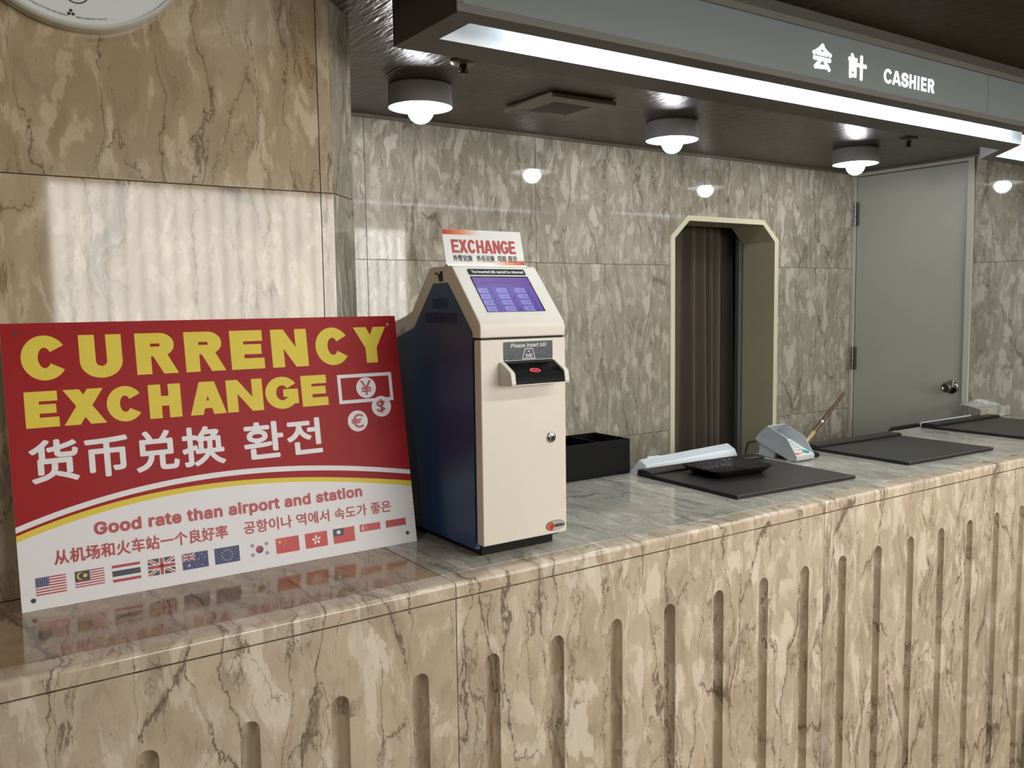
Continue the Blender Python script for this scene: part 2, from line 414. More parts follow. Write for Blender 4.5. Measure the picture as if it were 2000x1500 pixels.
# lobby shell behind the camera, with the curtained window that mirrors in the pillar
plaster = mat('lobby_plaster', srgb(120, 104, 82), .7, var=(6, .1))
WB = -1.95; WX0, WX1, WZ0, WZ1 = .74, 4.40, 1.42, 2.40
mb = MB()
mb.box(-3.2, WX0, WB-.1, WB, FZ, 2.85); mb.box(WX1, D, WB-.1, WB, FZ, 2.85); mb.box(WX0, WX1, WB-.1, WB, WZ1, 2.85); mb.box(WX0, WX1, WB-.1, WB, FZ, WZ0)
struct(mb.build('wall_front', [plaster]), 'plain wall behind the photographer', 'wall')
mb = MB(); mb.box(-3.3, -3.2, -3.5, 2.6, FZ, 2.85); struct(mb.build('wall_far_left', [plaster]), 'plain wall at the far left of the lobby', 'wall')
pane = mat('daylight_pane', srgb(230, 232, 235), .3, emit=(1, .975, .93, 1), estr=WIN, var=(2, .02))
mb = MB(); mb.box(WX0, WX1, WB-.095, WB-.08, WZ0, WZ1)
wnd = struct(mb.build('window_1', [pane]), 'daylit window behind the photographer', 'window')
mb = MB()
for k in range(1, 34):
    x = WX0+.107*k; mb.box(x-.006, x+.006, WB-.079, WB-.05, WZ0, WZ1)
mb.build('pleat_bars', [white_paint], wnd)  # unseen bars added to stand in for curtain pleats mirrored in the pillar

# ------------------------------------------------------------------ service opening, curtain, door
cream = mat('cream_frame', srgb(226, 222, 192), .5, var=(30, .04))
cream_in = mat('olive_lining', srgb(182, 176, 146), .55, var=(12, .05))
def opening():
    O = [(3.141, FZ), (3.141, 1.929), (3.259, 2.036), (3.836, 2.036), (3.957, 1.932), (3.957, FZ)]
    I = [(3.170, FZ), (3.170, 1.921), (3.270, 2.010), (3.828, 2.010), (3.925, 1.922), (3.925, FZ)]
    mb = MB(); y0, y1 = WY-.012, WY
    for k in range(5):
        a, b2, c, d = O[k], O[k+1], I[k+1], I[k]
        P = lambda q, y: (q[0], y, q[1])
        mb.face([P(a, y0), P(b2, y0), P(c, y0), P(d, y0)], 0)
        mb.face([P(a, y1), P(b2, y1), P(b2, y0), P(a, y0)], 0)
        mb.face([P(d, y0), P(c, y0), P(c, 3.41), P(d, 3.41)], 1)
        mb.face([P(d, 3.41), P(c, 3.41), P(b2, 3.41), P(a, 3.41)], 1)
    o = struct(mb.build('door_2', [cream, cream_in]), 'cream chamfered frame lining the curtained opening in the back wall', 'doorway')
    mb = MB(); mb.box(3.895, 3.925, 3.414, 3.44, FZ, 2.0)
    mb.build('edge_strip', [mat('worn_grey_metal', srgb(96, 100, 98), .5, .3, var=(60, .15))], o)
    # unlit space behind
    mb = MB(); dk = mat('back_room_wall', srgb(60, 54, 46), .8, var=(10, .1))
    mb.box(2.6, 4.5, 4.3, 4.35, FZ, 2.6); mb.box(2.55, 2.6, 3.42, 4.35, FZ, 2.6); mb.box(4.5, 4.55, 3.42, 4.35, FZ, 2.6); mb.box(2.55, 4.55, 3.42, 4.35, 2.6, 2.65)
    struct(mb.build('wall_rear_room', [dk]), 'unlit room behind the curtain', 'wall')
opening()

def curtain():
    mb = MB(); x0, x1, z1 = 3.02, 3.985, 2.14; n = 240; rnd = random.Random(4)
    ph = [rnd.uniform(0, 6) for _ in range(4)]
    def yy(x, z):
        k = .55+.45*(z1-z)/z1
        return 3.56+k*(.050*math.sin(x*62+ph[0]+3.2*math.sin(x*9.7+ph[1]))+.016*math.sin(x*118+ph[2])+.012*math.sin(x*23+.6*z+ph[3]))
    zs = [z1-(z1-FZ-.04)*k/14 for k in range(15)]
    for i in range(n):
        xa, xb = x0+(x1-x0)*i/n, x0+(x1-x0)*(i+1)/n
        for a, b2 in zip(zs, zs[1:]):
            mb.face([(xa, yy(xa, a), a), (xb, yy(xb, a), a), (xb, yy(xb, b2), b2), (xa, yy(xa, b2), b2)])
    m = mat('mauve_brown_cloth', srgb(98, 87, 76), .9, bump=(160, .2, (1, 1, .2)), var=(25, .15))
    c = mb.build('curtain', [m], smooth=True, angle=180)
    s_ = c.modifiers.new('thick', 'SOLIDIFY'); s_.thickness = .003
    tag(c, 'dull mauve-brown pleated curtain hanging in the cream-framed opening', 'curtain')
    mb = MB(); mb.tube([(2.95, 3.53, 2.16), (4.2, 3.53, 2.16)], .012, 10)
    t = mb.build('curtain_rail', [mat('rail_metal', srgb(90, 90, 88), .4, .6, var=(30, .1))], smooth=True)
    t.parent = c
curtain()

def door():
    leafm = mat('grey_door_paint', srgb(174, 176, 165), .42, var=(3, .04), bump=(30, .03))
    frm = mat('pale_door_frame', srgb(188, 188, 176), .45, var=(20, .04))
    mb = MB(); mb.box(D+.004, D+.044, 2.515, 3.176, FZ+.006, 2.3155)
    o = struct(mb.build('door_1', [leafm], bevel=.002), 'plain grey door with a round knob in the side wall', 'door')
    mb = MB()
    mb.box(D-.012, D+.06, 2.4795, 2.511, FZ, 2.335); mb.box(D-.012, D+.06, 3.180, WY-.001, FZ, 2.335); mb.box(D-.012, D+.06, 2.511, 3.180, 2.319, 2.335)
    mb.box(D+.05, D+.06, 2.511, 3.18, FZ, 2.319, 1)
    mb.build('door_frame', [frm, joint], o, bevel=.0015)
    for z in (1.188, 2.034):
        mb = MB()
        for k in range(5): mb.lathe([(.0075, 0), (.0085, .001), (.0085, .0255), (.0075, .0265)], D-.014, 3.178, z+k*.0272, 14)
        mb.box(D-.006, D+.003, 3.160, 3.194, z, z+.135)
        mb.build('hinge', [mat('hinge_steel', srgb(120, 120, 116), .35, .8, var=(50, .1))], o, smooth=True)
    mb = MB(); prof = [(.0, 0), (.036, 0), (.036, -.006), (.030, -.012), (.014, -.016), (.013, -.034), (.022, -.040), (.027, -.050), (.0275, -.062), (.023, -.070), (.016, -.071), (.013, -.067), (0, -.066)]
    mb.lathe(prof, D+.004, 2.572, 1.124, 32, 0, 'x')
    mb.build('door_knob', [mat('knob_steel', srgb(150, 148, 142), .22, 1., var=(30, .05))], o, smooth=True)
door()

# ------------------------------------------------------------------ counter
def counter():
    root = thing('reception_counter', 'long marble cashier counter with fluted beige front', 'counter', (1.5, 1.95, FZ))
    rnd = random.Random(21)
    Y0 = 1.61; seams = [-2.913, -1.628, -.343, .942, 2.225, 3.51, D-.004]; g = .0011
    offs = [(rnd.uniform(0, 9), rnd.uniform(0, 9)) for _ in seams]
    for k in range(len(seams)-1):
        a, b2 = offs[k]; uvf = lambda p, a=a, b2=b2: (p[0]+a, p[1]+p[2]+b2)
        xa, xb = seams[k]+g, seams[k+1]-g
        mb = MB(); zt, zc, r, dep = .9635, .799, .0198, .030
        # grooves
        fx = [seams[k]+.0915+.1837*i for i in range(7)]; fx = [x for x in fx if x+.05 < xb]
        cells = [xa]+[(p+q)/2 for p, q in zip(fx, fx[1:])]+[xb]
        N = 12
        for i, x in enumerate(fx):
            l, rr = cells[i], cells[i+1]
            def F(pts): mb.face(pts, 0, [uvf(p) for p in pts])
            F([(l, Y0, FZ), (x-r, Y0, FZ), (x-r, Y0, zc), (l, Y0, zc)]); F([(x+r, Y0, FZ), (rr, Y0, FZ), (rr, Y0, zc), (x+r, Y0, zc)])
            arc = [(x-r*math.cos(PI*q/N), Y0, zc+r*math.sin(PI*q/N)) for q in range(N+1)]
            F([(l, Y0, zc), arc[0]]+arc[1:N//2+1]+[(x, Y0, zt), (l, Y0, zt)])
            F(arc[N//2:]+[(rr, Y0, zc), (rr, Y0, zt), (x, Y0, zt)])
            def S(q): return (x-r*math.cos(PI*q/N), Y0+dep*math.sin(PI*q/N)**.8 if 0 < q < N else Y0)
            def gv(pts, q):   # lay the stone pattern round the groove by arc length
                w_ = [x-.04+.08*q/N, x-.04+.08*(q+1)/N]; U = [w_[0], w_[1], w_[1], w_[0]][:len(pts)]
                mb.face(pts, 0, [(u_+a, p[2]+Y0+b2) for u_, p in zip(U, pts)])
            for q in range(N):
                A, B = S(q), S(q+1)
                gv([(A[0], A[1], FZ), (B[0], B[1], FZ), (B[0], B[1], zc), (A[0], A[1], zc)], q)
            # domed top end of the groove
            K = 6
            # sweep the half-round profile up over a quarter ball
            def Q(q, e):
                al = PI*q/N; be = PI*e/(2*K)
                # unit half-sphere direction with pole at slot top
                ux, uy, uz = -math.cos(al)*math.cos(be), math.sin(al)*math.cos(be), math.sin(be)
                return (x+r*ux, Y0+dep*max(0, uy)**.8, zc+r*uz)
            for e in range(K):
                for q in range(N):
                    L = [Q(q, e), Q(q+1, e), Q(q+1, e+1), Q(q, e+1)]
                    if e == K-1: L = L[:3]
                    gv(L, q)
        # body behind
        mb.face([(xa, Y0, zt), (xb, Y0, zt), (xb, Y0+.04, zt), (xa, Y0+.04, zt)], 0)
        for xx in (xa, xb): mb.face([(xx, Y0, FZ), (xx, Y0, zt), (xx, Y0+.04, zt), (xx, Y0+.04, FZ)], 0)
        mb.build('fluted_front_panel', [M_front], root, world=True, smooth=True, angle=30)
        # edge strip above the panel
        mb = MB()
        poly = fillet([(Y0-.001, .9670), (Y0-.001, 1.0), (1.673, 1.0), (1.673, .9670)], {1: .012, 2: .0015})
        mb.prism(poly, xa, xb, 'x', 0, uvf)
        mb.build('edge_slab', [M_front], root, world=True, smooth=True, angle=30)
    # top slabs
    a, b2 = offs[2]
    mb = MB(); mb.prism([(-2.9, 1.6758), (.9405, 1.6758), (.9405, 2.063), (-2.9, 2.063)], .96, 1.0, 'z', 0, lambda p: (p[0]+a, p[1]+p[2]+b2))
    mb.build('countertop', [M_topwarm], root, world=True, bevel=.0015)
    c, d = offs[3]
    mb = MB(); mb.prism([(.9435, 1.6758), (D-.004, 1.6758), (D-.004, 2.31), (.99, 2.31), (.99, 2.17), (.9435, 2.122)], .96, 1.0, 'z', 0, lambda p: (p[0]+c, p[1]+p[2]+d))
    mb.build('countertop', [M_top], root, world=True, bevel=.0015)
    mb = MB(); mb.box(-2.9, D-.006, Y0+.036, 1.70, FZ, .958, 0); mb.box(.99, D-.006, 2.27, 2.30, FZ, .958, 0); mb.box(-2.9, D-.006, 1.70, 2.05, .945, .958, 0); mb.box(1.0, D-.006, 2.05, 2.27, .945, .958, 0)
    mb.build('counter_core', [joint], root, world=True)
counter()
# raised marble ledge in the far corner of the counter
mb = MB(); mb.prism([(4.345, 2.258), (D-.006, 2.258), (D-.006, 2.46), (4.53, 2.46), (4.415, 2.34)], 1.001, 1.052, 'z', 0, lambda p: (p[0]+3.3, p[1]+p[2]+1.7))
mb.prism([(4.40, 2.322), (D-.006, 2.322), (D-.006, 2.46), (4.53, 2.46)], FZ, 1.001, 'z', 0, lambda p: (p[0]+3.3, p[1]+p[2]+1.7))
tag(mb.build('marble_ledge', [M_top], bevel=.002), 'raised marble ledge with a slanted end in the far right corner of the counter', 'ledge')

# work desk behind the counter, lower than its top
mb = MB(); lam = mat('desk_laminate', srgb(96, 84, 68), .5, var=(8, .1))
dk = thing('work_desk', 'low brown work desk hidden behind the marble counter', 'desk', (2.3, 2.45, FZ))
mb.box(1.02, 3.9, 2.315, 2.62, .89, .92); mb.build('desk_top', [lam], dk, world=True, bevel=.002)
for x in (1.04, 2.45, 3.86):
    mb = MB(); mb.box(x, x+.025, 2.33, 2.60, FZ, .89); mb.build('side_panel', [lam], dk, world=True)

# ------------------------------------------------------------------ canopy light box
def canopy():
    root = thing('canopy_light_box', 'grey overhead light box with lit cashier lettering and a bright underside slot', 'light box', (2.2, 1.74, ZC))
    grey = mat('canopy_grey', srgb(88, 86, 79), .5, var=(10, .04))
    face = mat('canopy_face', srgb(102, 109, 109), .45, var=(5, .03))
    dark = mat('canopy_side', srgb(62, 60, 54), .55, var=(10, .06))
    F = [(.965, 1.595), (3.73, 1.595), (3.93, 1.795), (D-.004, 1.795)]
    B = [(.965, 1.885), (3.70, 1.885), (3.866, 2.051), (D-.004, 2.051)]
    OF = [(1.025, 1.645), (3.71, 1.645), (3.91, 1.845), (D-.05, 1.845)]
    OB = [(1.025, 1.775), (3.655, 1.775), (3.855, 1.978), (D-.05, 1.978)]
    zb = 2.2; zt = ZC; mb = MB()
    V = lambda q, z: (q[0], q[1], z)
    for k in range(3):
        mb.face([V(F[k], zb), V(F[k+1], zb), V(OF[k+1], zb), V(OF[k], zb)], 0)
        mb.face([V(OB[k], zb), V(OB[k+1], zb), V(B[k+1], zb), V(B[k], zb)], 0)
        mb.face([V(B[k], zb), V(B[k+1], zb), V(B[k+1], zt), V(B[k], zt)], 0)
        mb.face([V(F[k], zb), V(F[k+1], zb), V(F[k+1], zt+.021), V(F[k], zt+.021)], 0)
    mb.face([V(F[0], zb), V(OF[0], zb), V(OB[0], zb), V(B[0], zb)], 0)
    mb.face([V(F[3], zb), V(OF[3], zb), V(OB[3], zb), V(B[3], zb)], 0)
    mb.face([V(F[0], zb), V(B[0], zb), V(B[0], zt), V(F[0], zt+.021)], 1)
    mb.build('housing', [grey, dark], root, world=True)
    # proud rims of the sign face: bottom, top, end, and a receding strip up to the lobby ceiling
    mb = MB()
    mb.box(.960, 3.73, 1.588, 1.5955, 2.200, 2.217); mb.box(.960, 3.73, 1.588, 1.5955, 2.347, 2.366); mb.box(.960, .977, 1.588, 1.5955, 2.217, 2.347)
    mb.build('face_rim', [grey], root, world=True, bevel=.001)
    mb = MB(); mb.box(.965, 3.74, 1.601, 1.62, 2.364, 2.40); mb.build('upper_strip', [dark], root, world=True)
    mb = MB(); mb.box(.977, 3.039, 1.5915, 1.5945, 2.217, 2.3455); mb.box(3.041, 3.73, 1.5915, 1.5945, 2.217, 2.3455)
    mb.build('face_panel', [face], root, world=True)
    # inside of the light slot: white reflector
    wr = mat('white_reflector', srgb(240, 242, 244), .35, var=(20, .01)); mb = MB(); zr = 2.335
    for k in range(3):
        mb.face([V(OF[k], zb), V(OF[k+1], zb), V(OF[k+1], zr), V(OF[k], zr)], 0)
        mb.face([V(OB[k], zb), V(OB[k+1], zb), V(OB[k+1], zr), V(OB[k], zr)], 0)
        mb.face([V(OF[k], zr), V(OF[k+1], zr), V(OB[k+1], zr), V(OB[k], zr)], 0)
    mb.face([V(OF[0], zb), V(OB[0], zb), V(OB[0], zr), V(OF[0], zr)], 0)
    mb.face([V(OF[3], zb), V(OB[3], zb), V(OB[3], zr), V(OF[3], zr)], 0)
    mb.build('reflector', [wr], root, world=True)
    tube = mat('fluorescent_tube_glow', srgb(240, 248, 255), .3, emit=(.80, .92, 1, 1), estr=TUBE, var=(5, .01))
    for (x0, y0, x1, y1) in ((1.27, 1.71, 1.75, 1.71), (1.97, 1.71, 2.60, 1.71), (2.64, 1.71, 3.50, 1.71), (3.98, 1.915, 4.54, 1.915)):
        mb = MB(); mb.tube([(x0, y0, 2.305), (x1, y1, 2.305)], .014, 12)
        o = mb.build('fluorescent_tube', [tube], root, world=True, smooth=True)
        for xa, xb, xc in ((x0-.02, x0, x0-.02), (x1, x1+.02, x1+.012)):
            cap = MB(); cap.tube([(xa, y0, 2.305), (xb, y0, 2.305)], .0145, 12); cap.box(xc, xc+.008, y0-.012, y0+.012, 2.292, zr)
            cap.build('lamp_holder', [white_paint], o, world=True)
    lit = mat('lit_letter', srgb(250, 252, 250), .4, emit=(.93, 1, .98, 1), estr=1.5, var=(10, .01))
    place = lambda u, v, d=0.: (u, 1.5905-d, v)
    for s_, u0, u1, v0, v1, off, bo in (('会', 2.105, 2.193, 2.241, 2.315, 0, .0028), ('計', 2.268, 2.357, 2.237, 2.309, 0, .0028)):
        mb = MB(); text_mb(mb, s_, u0, u1, v0, v1, place, off=off, bold=bo, space=1.06)
        mb.build('lit_lettering', [lit], root, world=True)
    mb = MB(); black_word(mb, 'CAHIER', [(2.443, 2.485), (2.486, 2.531), (2.577, 2.611), (2.6205, 2.6302), (2.6405, 2.670), (2.6785, 2.713)], 2.246, 2.2875, place, t=.0098, a=.0082)
    text_mb(mb, 'S', 2.5325, 2.571, 2.2455, 2.288, place, bold=.0026); mb.build('lit_lettering', [lit], root, world=True)
canopy()

# ------------------------------------------------------------------ ceiling lamps, vent, sprinklers
def make_lamp():
    root = thing('ceiling_lamp', '', 'lamp', (0, 0, ZC))
    shell = mat('lamp_shell', srgb(168, 168, 172), .45, var=(20, .03))
    inner = mat('lamp_reflector', srgb(240, 240, 240), .4, var=(20, .01))
    mb = MB(); mb.lathe([(.104, 0), (.108, -.004), (.110, -.066), (.110, -.073), (.106, -.073), (.105, -.068), (.104, -.06)], n=48, cap1=False)
    mb.build('shade', [shell], root, smooth=True)
    mb = MB(); mb.lathe([(.1045, -.066), (.05, -.062), (.0, -.062)], n=48, cap0=False); mb.build('reflector_plate', [inner], root, smooth=True)
    mb = MB(); prof = [(.026, -.064), (.034, -.070)]+[(.044*math.cos(a), -.082-.044*math.sin(a)) for a in [PI/2*k/10 for k in range(11)]]
    mb.lathe(prof, n=32, cap0=False)
    mb.build('bulb', [mat('bulb_glow', srgb(235, 240, 255), .3, emit=(.96, .96, 1, 1), estr=BULB, var=(5, .01))], root, smooth=True)
    return root
def copy_tree(o, parent=None):
    c = o.copy(); C.objects.link(c)
    if parent is not None: c.parent = parent
    for ch in list(o.children): copy_tree(ch, c)
    return c
lamp = make_lamp()
LL = ['round surface-mounted ceiling lamp nearest the marble pillar', 'round surface-mounted ceiling lamp over the curtained opening, middle of the three', 'round surface-mounted ceiling lamp in front of the grey door']
for i, x in enumerate((1.479, 2.665, 3.925)):
    o = lamp if i == 0 else copy_tree(lamp)
    o.location = (x, 2.70, ZC); o['label'] = LL[i]; o['group'] = 'ceiling lamps over the cashier bay'

vent = thing('ceiling_vent', 'square grey air vent in the ceiling between the left and middle lamps', 'vent', (2.05, 2.665, ZC))
vm = mat('vent_plastic', srgb(118, 114, 102), .5, var=(20, .04)); vm2 = mat('vent_grille', srgb(92, 90, 80), .6, var=(90, .15))
mb = MB()
for a, b2, c, d in ((-.15, .15, -.15, -.085), (-.15, .15, .085, .15), (-.15, -.085, -.085, .085), (.085, .15, -.085, .085)): mb.box(a, b2, c, d, -.020, -.003)
mb.build('frame', [vm], vent, bevel=.004)
mb = MB()
for k in range(11): mb.box(-.085, .085, -.085+.0155*k, -.085+.0155*k+.010, -.017, -.008)
mb.box(-.14, .14, -.14, .14, -.003, 0); mb.build('grille', [vm2], vent)

spr_m = mat('sprinkler_metal', srgb(70, 66, 58), .35, .7, var=(40, .1))
def make_spr():
    root = thing('fire_sprinkler', '', 'sprinkler', (0, 0, ZC))
    mb = MB(); mb.lathe([(.040, 0), (.042, -.004), (.036, -.010), (.020, -.012)], n=32); mb.build('escutcheon', [mat('sprinkler_plate', srgb(110, 104, 92), .35, .5, var=(30, .08))], root, smooth=True)
    mb = MB(); mb.lathe([(.012, -.010), (.012, -.022), (.007, -.024), (.007, -.034), (.014, -.036), (.016, -.040), (0, -.040)], n=20, cap0=False)
    for s_ in (-1, 1): mb.tube([(s_*.012, 0, -.020), (s_*.015, 0, -.030), (s_*.006, 0, -.040)], .0022, 6)
    mb.build('sprinkler_head', [spr_m], root, smooth=True)
    return root
sp = make_spr(); sp.location = (1.445, 2.36, ZC); tag(sp, 'small dark fire sprinkler above the leftmost ceiling lamp', 'sprinkler', 'ceiling sprinklers')
s2 = copy_tree(sp); s2.location = (3.885, 2.395, ZC); s2['label'] = 'small dark fire sprinkler between the light box and the door lamp'

# ------------------------------------------------------------------ clock
def clock():
    cx, cz, R = .325, 2.419, .242
    root = thing('wall_clock', 'round white wall clock on the pillar, cut off by the top of the photo', 'clock', (cx, 2.066, cz))
    rim = mat('clock_rim', srgb(196, 194, 184), .35, .2, var=(20, .03)); dial = mat('clock_dial', srgb(226, 230, 230), .12, var=(4, .02)); ink = mat('clock_ink', srgb(20, 20, 22), .5, var=(30, .1))
    mb = MB(); mb.lathe([(.225, -.001), (R, -.004), (R, -.036), (R-.004, -.040), (R-.009, -.040), (R-.010, -.034)], n=96, axis='y', cap1=False); mb.build('case', [rim], root, smooth=True)
    mb = MB(); mb.lathe([(R-.009, -.034), (0, -.034)], n=96, axis='y', cap0=False); mb.build('dial', [dial], root)
    y = -.0345
    def ring(mb, x, z, r, w):
        n = 40
        for k in range(n):
            a, b2 = 2*PI*k/n, 2*PI*(k+1)/n
            mb.face([(x+r*math.cos(a), y, z+r*math.sin(a)), (x+r*math.cos(b2), y, z+r*math.sin(b2)), (x+(r-w)*math.cos(b2), y, z+(r-w)*math.sin(b2)), (x+(r-w)*math.cos(a), y, z+(r-w)*math.sin(a))])
    for q in ((-.005, -.167, .0265, .0025), (.098, -.142, .025, .0012)): mb = MB(); ring(mb, *q); mb.build('subdial_ring', [ink], root)
    mb = MB()
    def arc_text(s_, a0, a1, r, h):
        V, F = text_raw(s_, .004); xs = [v[0] for v in V]; w = max(xs)-min(xs); k = h
        def P(x, yv):
            a = a0+(a1-a0)*(x-min(xs))/w; rr = r-yv*k
            return (rr*math.cos(a), y, rr*math.sin(a))
        for f in F: mb.face([P(V[i][0], V[i][1]) for i in f])
    arc_text('Designed by Takenobu Igarashi', -PI/2-.42, -PI/2-.10, .222, .0075)
    arc_text('Made in Japan by Lemnos Ltd.', -PI/2-.03, -PI/2+.24, .222, .0075)
    def disc(x, z, r):
        mb.face([(x+r*math.cos(2*PI*k/16), y-.0002, z+r*math.sin(2*PI*k/16)) for k in range(16)])
    bx, bz = -.016, -.213
    for k in range(3):
        a = PI/2+2*PI*k/3; disc(bx+.0045*math.cos(a), bz+.0045*math.sin(a), .0032)
        b2 = a+2*PI/3
        mb.face([(bx+.0045*math.cos(a)+.001*math.sin(a), y-.0001, bz+.0045*math.sin(a)), (bx+.0045*math.cos(b2), y-.0001, bz+.0045*math.sin(b2)+.001), (bx+.0045*math.cos(b2), y-.0001, bz+.0045*math.sin(b2)-.001), (bx+.0045*math.cos(a)-.001*math.sin(a), y-.0001, bz+.0045*math.sin(a))])
    mb.build('dial_lettering', [ink], root)
    # hands and hour marks of the upper dial
    for k in range(12):
        a = PI/2-2*PI*k/12; mb = MB()
        if 5 <= k <= 7: continue
        c, s_ = math.cos(a), math.sin(a); r0, r1, w = .195, .215, .003
        mb.face([(r0*c-w*s_, y, r0*s_+w*c), (r1*c-w*s_, y, r1*s_+w*c), (r1*c+w*s_, y, r1*s_-w*c), (r0*c+w*s_, y, r0*s_-w*c)])
        mb.build('hour_mark', [ink], root)
    mb = MB(); mb.box(-.004, .004, -.038, -.0365, -.02, .12); mb.build('minute_hand', [ink], root)
    mb = MB(); mb.box(-.02, .09, -.0365, -.0355, -.005, .005); mb.build('hour_hand', [ink], root)
clock()

# ------------------------------------------------------------------ red exchange board
red_p = mat('red_print', srgb(156, 16, 22), .45, spec=.2, var=(3, .03)); yel_p = mat('yellow_print', srgb(226, 204, 74), .45, spec=.2, var=(3, .02))
wht_p = mat('white_print', srgb(230, 228, 230), .4, spec=.3, var=(3, .015)); txt_red = mat('brick_red_print', srgb(172, 44, 50), .4, var=(3, .03))
navy = mat('navy_print', srgb(36, 44, 100), .4, var=(3, .03)); ink_p = mat('black_print', srgb(28, 30, 40), .4, var=(3, .05)); flag_red = mat('flag_red_print', srgb(190, 48, 48), .4, var=(3, .03))
dnavy = mat('dark_navy_print', srgb(28, 36, 58), .4, var=(3, .03))
def board():
    A = Vector((.1475, 1.962, 1.0005)); t = Vector((0, .094, .575)); Lh = t.length; t.normalize(); nrm = Vector((1, 0, 0)).cross(t)
    if nrm.y > 0: nrm = -nrm
    root = thing('currency_exchange_board', 'large red and white board reading CURRENCY EXCHANGE leaning on the pillar', 'sign', A)
    W, H = .889, .583
    P = lambda u, v, e=0.: Vector((u, 0, 0))+t*v+nrm*e
    mb = MB(); th = .005
    pts = [(0, 0), (W, 0), (W, H), (0, H)]
    fr = [P(*q, 0) for q in pts]; bk = [P(*q, -th) for q in pts]
    mb.face(fr); mb.face(bk[::-1])
    for i in range(4): j = (i+1) % 4; mb.face([fr[i], bk[i], bk[j], fr[j]])
    mb.build('board_panel', [wht_p], root)
    X = [0, .134, .311, .507, .668, .889]
    cf = lambda Y: np.poly1d(np.polyfit(X, Y, 3))
    wt = cf([.1695, .207, .2295, .2305, .2215, .183]); wb = cf([.158, .195, .217, .220, .2085, .172])
    yt = cf([.152, .189, .2075, .2055, .1925, .155]); yb = cf([.139, .176, .195, .1945, .1815, .1415])
    us = [W*k/48 for k in range(49)]
    def band(mb, f0, f1, e, m):
        for a, b2 in zip(us, us[1:]): mb.face([P(a, f0(a), e), P(b2, f0(b2), e), P(b2, f1(b2), e), P(a, f1(a), e)], m)
    mb = MB(); band(mb, wt, lambda u: H, .0003, 0); band(mb, yt, wb, .0003, 0); band(mb, yb, yt, .0003, 1)
    mb.build('printed_field', [red_p, yel_p], root)
    def line(s_, u0, u1, v0, v1, m, off, sp=1., e=.0007, bold=0.):
        mb = MB(); text_mb(mb, s_, u0, u1, v0, v1, lambda u, v, d=0.: P(u, v, e+d), off=off, space=sp, bold=bold); return mb.build('lettering', [m], root)
    for wd_, sp_, v0, v1, t_, a_ in (('CURRENCY', [(.033, .118), (.142, .226), (.2535, .338), (.357, .443), (.459, .537), (.556, .645), (.666, .753), (.769, .858)], .4645, .5555, .031, .0255),
                          ('EXCHANGE', [(.033, .095), (.103, .185), (.187, .259), (.272, .340), (.358, .438), (.441, .525), (.531, .611), (.620, .686)], .3665, .4410, .0262, .0205)):
        mb = MB(); black_word(mb, wd_, sp_, v0, v1, lambda u, v, d=0.: P(u, v, .0007+d), t=t_, a=a_); mb.build('lettering', [yel_p], root)
    line('货币兑换', .033, .427, .252, .341, wht_p, 0, 1.08, bold=.0022); line('환전', .470, .660, .253, .339, wht_p, 0, 1.05, bold=.0022)
    line('Good rate than airport and station', .142, .751, .1265, .1605, txt_red, 0, 1.06, bold=.0017)
    line('从机场和火车站一个良好率', .064, .416, .084, .1145, txt_red, 0, 1.05, bold=.0007); line('공항이나 역에서 속도가 좋은', .452, .825, .085, .1145, txt_red, 0, 1., bold=.0006)
    # banknote and coin pictogram
    mb = MB(); w = .0085; e = .0007
    for a, b2, c, d in ((.714, .862, .4295, .438), (.714, .862, .3655, .374), (.714, .7225, .374, .4295), (.8535, .862, .374, .4295)):
        mb.face([P(a, c, e), P(b2, c, e), P(b2, d, e), P(a, d, e)])
    for cx, cy in ((.789, .402), (.826, .352), (.758, .3205)):
        mb.face([P(cx+.0268*math.cos(2*PI*k/40), cy+.0262*math.sin(2*PI*k/40), e+.0002) for k in range(40)])
    mb.build('money_pictogram', [wht_p], root)
    for s_, cx, cy, hw, hh in (('¥', .789, .402, .0145, .0185), ('$', .826, .352, .0145, .019), ('€', .757, .3205, .0165, .0175)):
        mb = MB(); text_mb(mb, s_, cx-hw, cx+hw, cy-hh, cy+hh, lambda u, v, d=0.: P(u, v, .0013+d), bold=.0008)
        mb.build('currency_symbol', [txt_red], root)
    # screw holes
    for u, v in ((.026, .562), (.865, .561), (.0215, .0205), (.864, .025)):
        mb = MB(); r = .0048 if v < .1 else .004
        mb.face([P(u+r*math.cos(2*PI*k/20), v+r*math.sin(2*PI*k/20), .0008) for k in range(20)])
        mb.build('screw_hole', [ink_p if (u, v) != (.865, .561) else mat('grey_hole', srgb(150, 140, 135), .5, var=(9, .1))], root)
    # flags
    FM = [flag_red, wht_p, navy, ink_p, yel_p, txt_red, dnavy]
    RD, WH, NV, BK, YE, DR, DN = range(7)
    def flag(u0, draw):
        mb = MB(); w, h = .0555, .0355; v0 = .0287
        q = [0]
        def poly(pts, m, lay=1): mb.face([P(u0+a*w, v0+b2*h, .0004+.00022*lay) for a, b2 in pts], m)
        def rect(a0, b0, a1, b1, m, lay=1): poly([(a0, b0), (a1, b0), (a1, b1), (a0, b1)], m, lay)
        def disc(cx, cy, r, m, lay=2, n=18): poly([(cx+r*h/w*math.cos(2*PI*k/n), cy+r*math.sin(2*PI*k/n)) for k in range(n)], m, lay)
        def star(cx, cy, r, m, lay=2, n=5, rot=PI/2, inner=.42):
            poly([(cx+(r if k % 2 == 0 else r*inner)*h/w*math.cos(rot+PI*k/n), cy+(r if k % 2 == 0 else r*inner)*math.sin(rot+PI*k/n)) for k in range(2*n)], m, lay)
        draw(rect, poly, disc, star)
        o = mb.build('flag_print', FM, root)
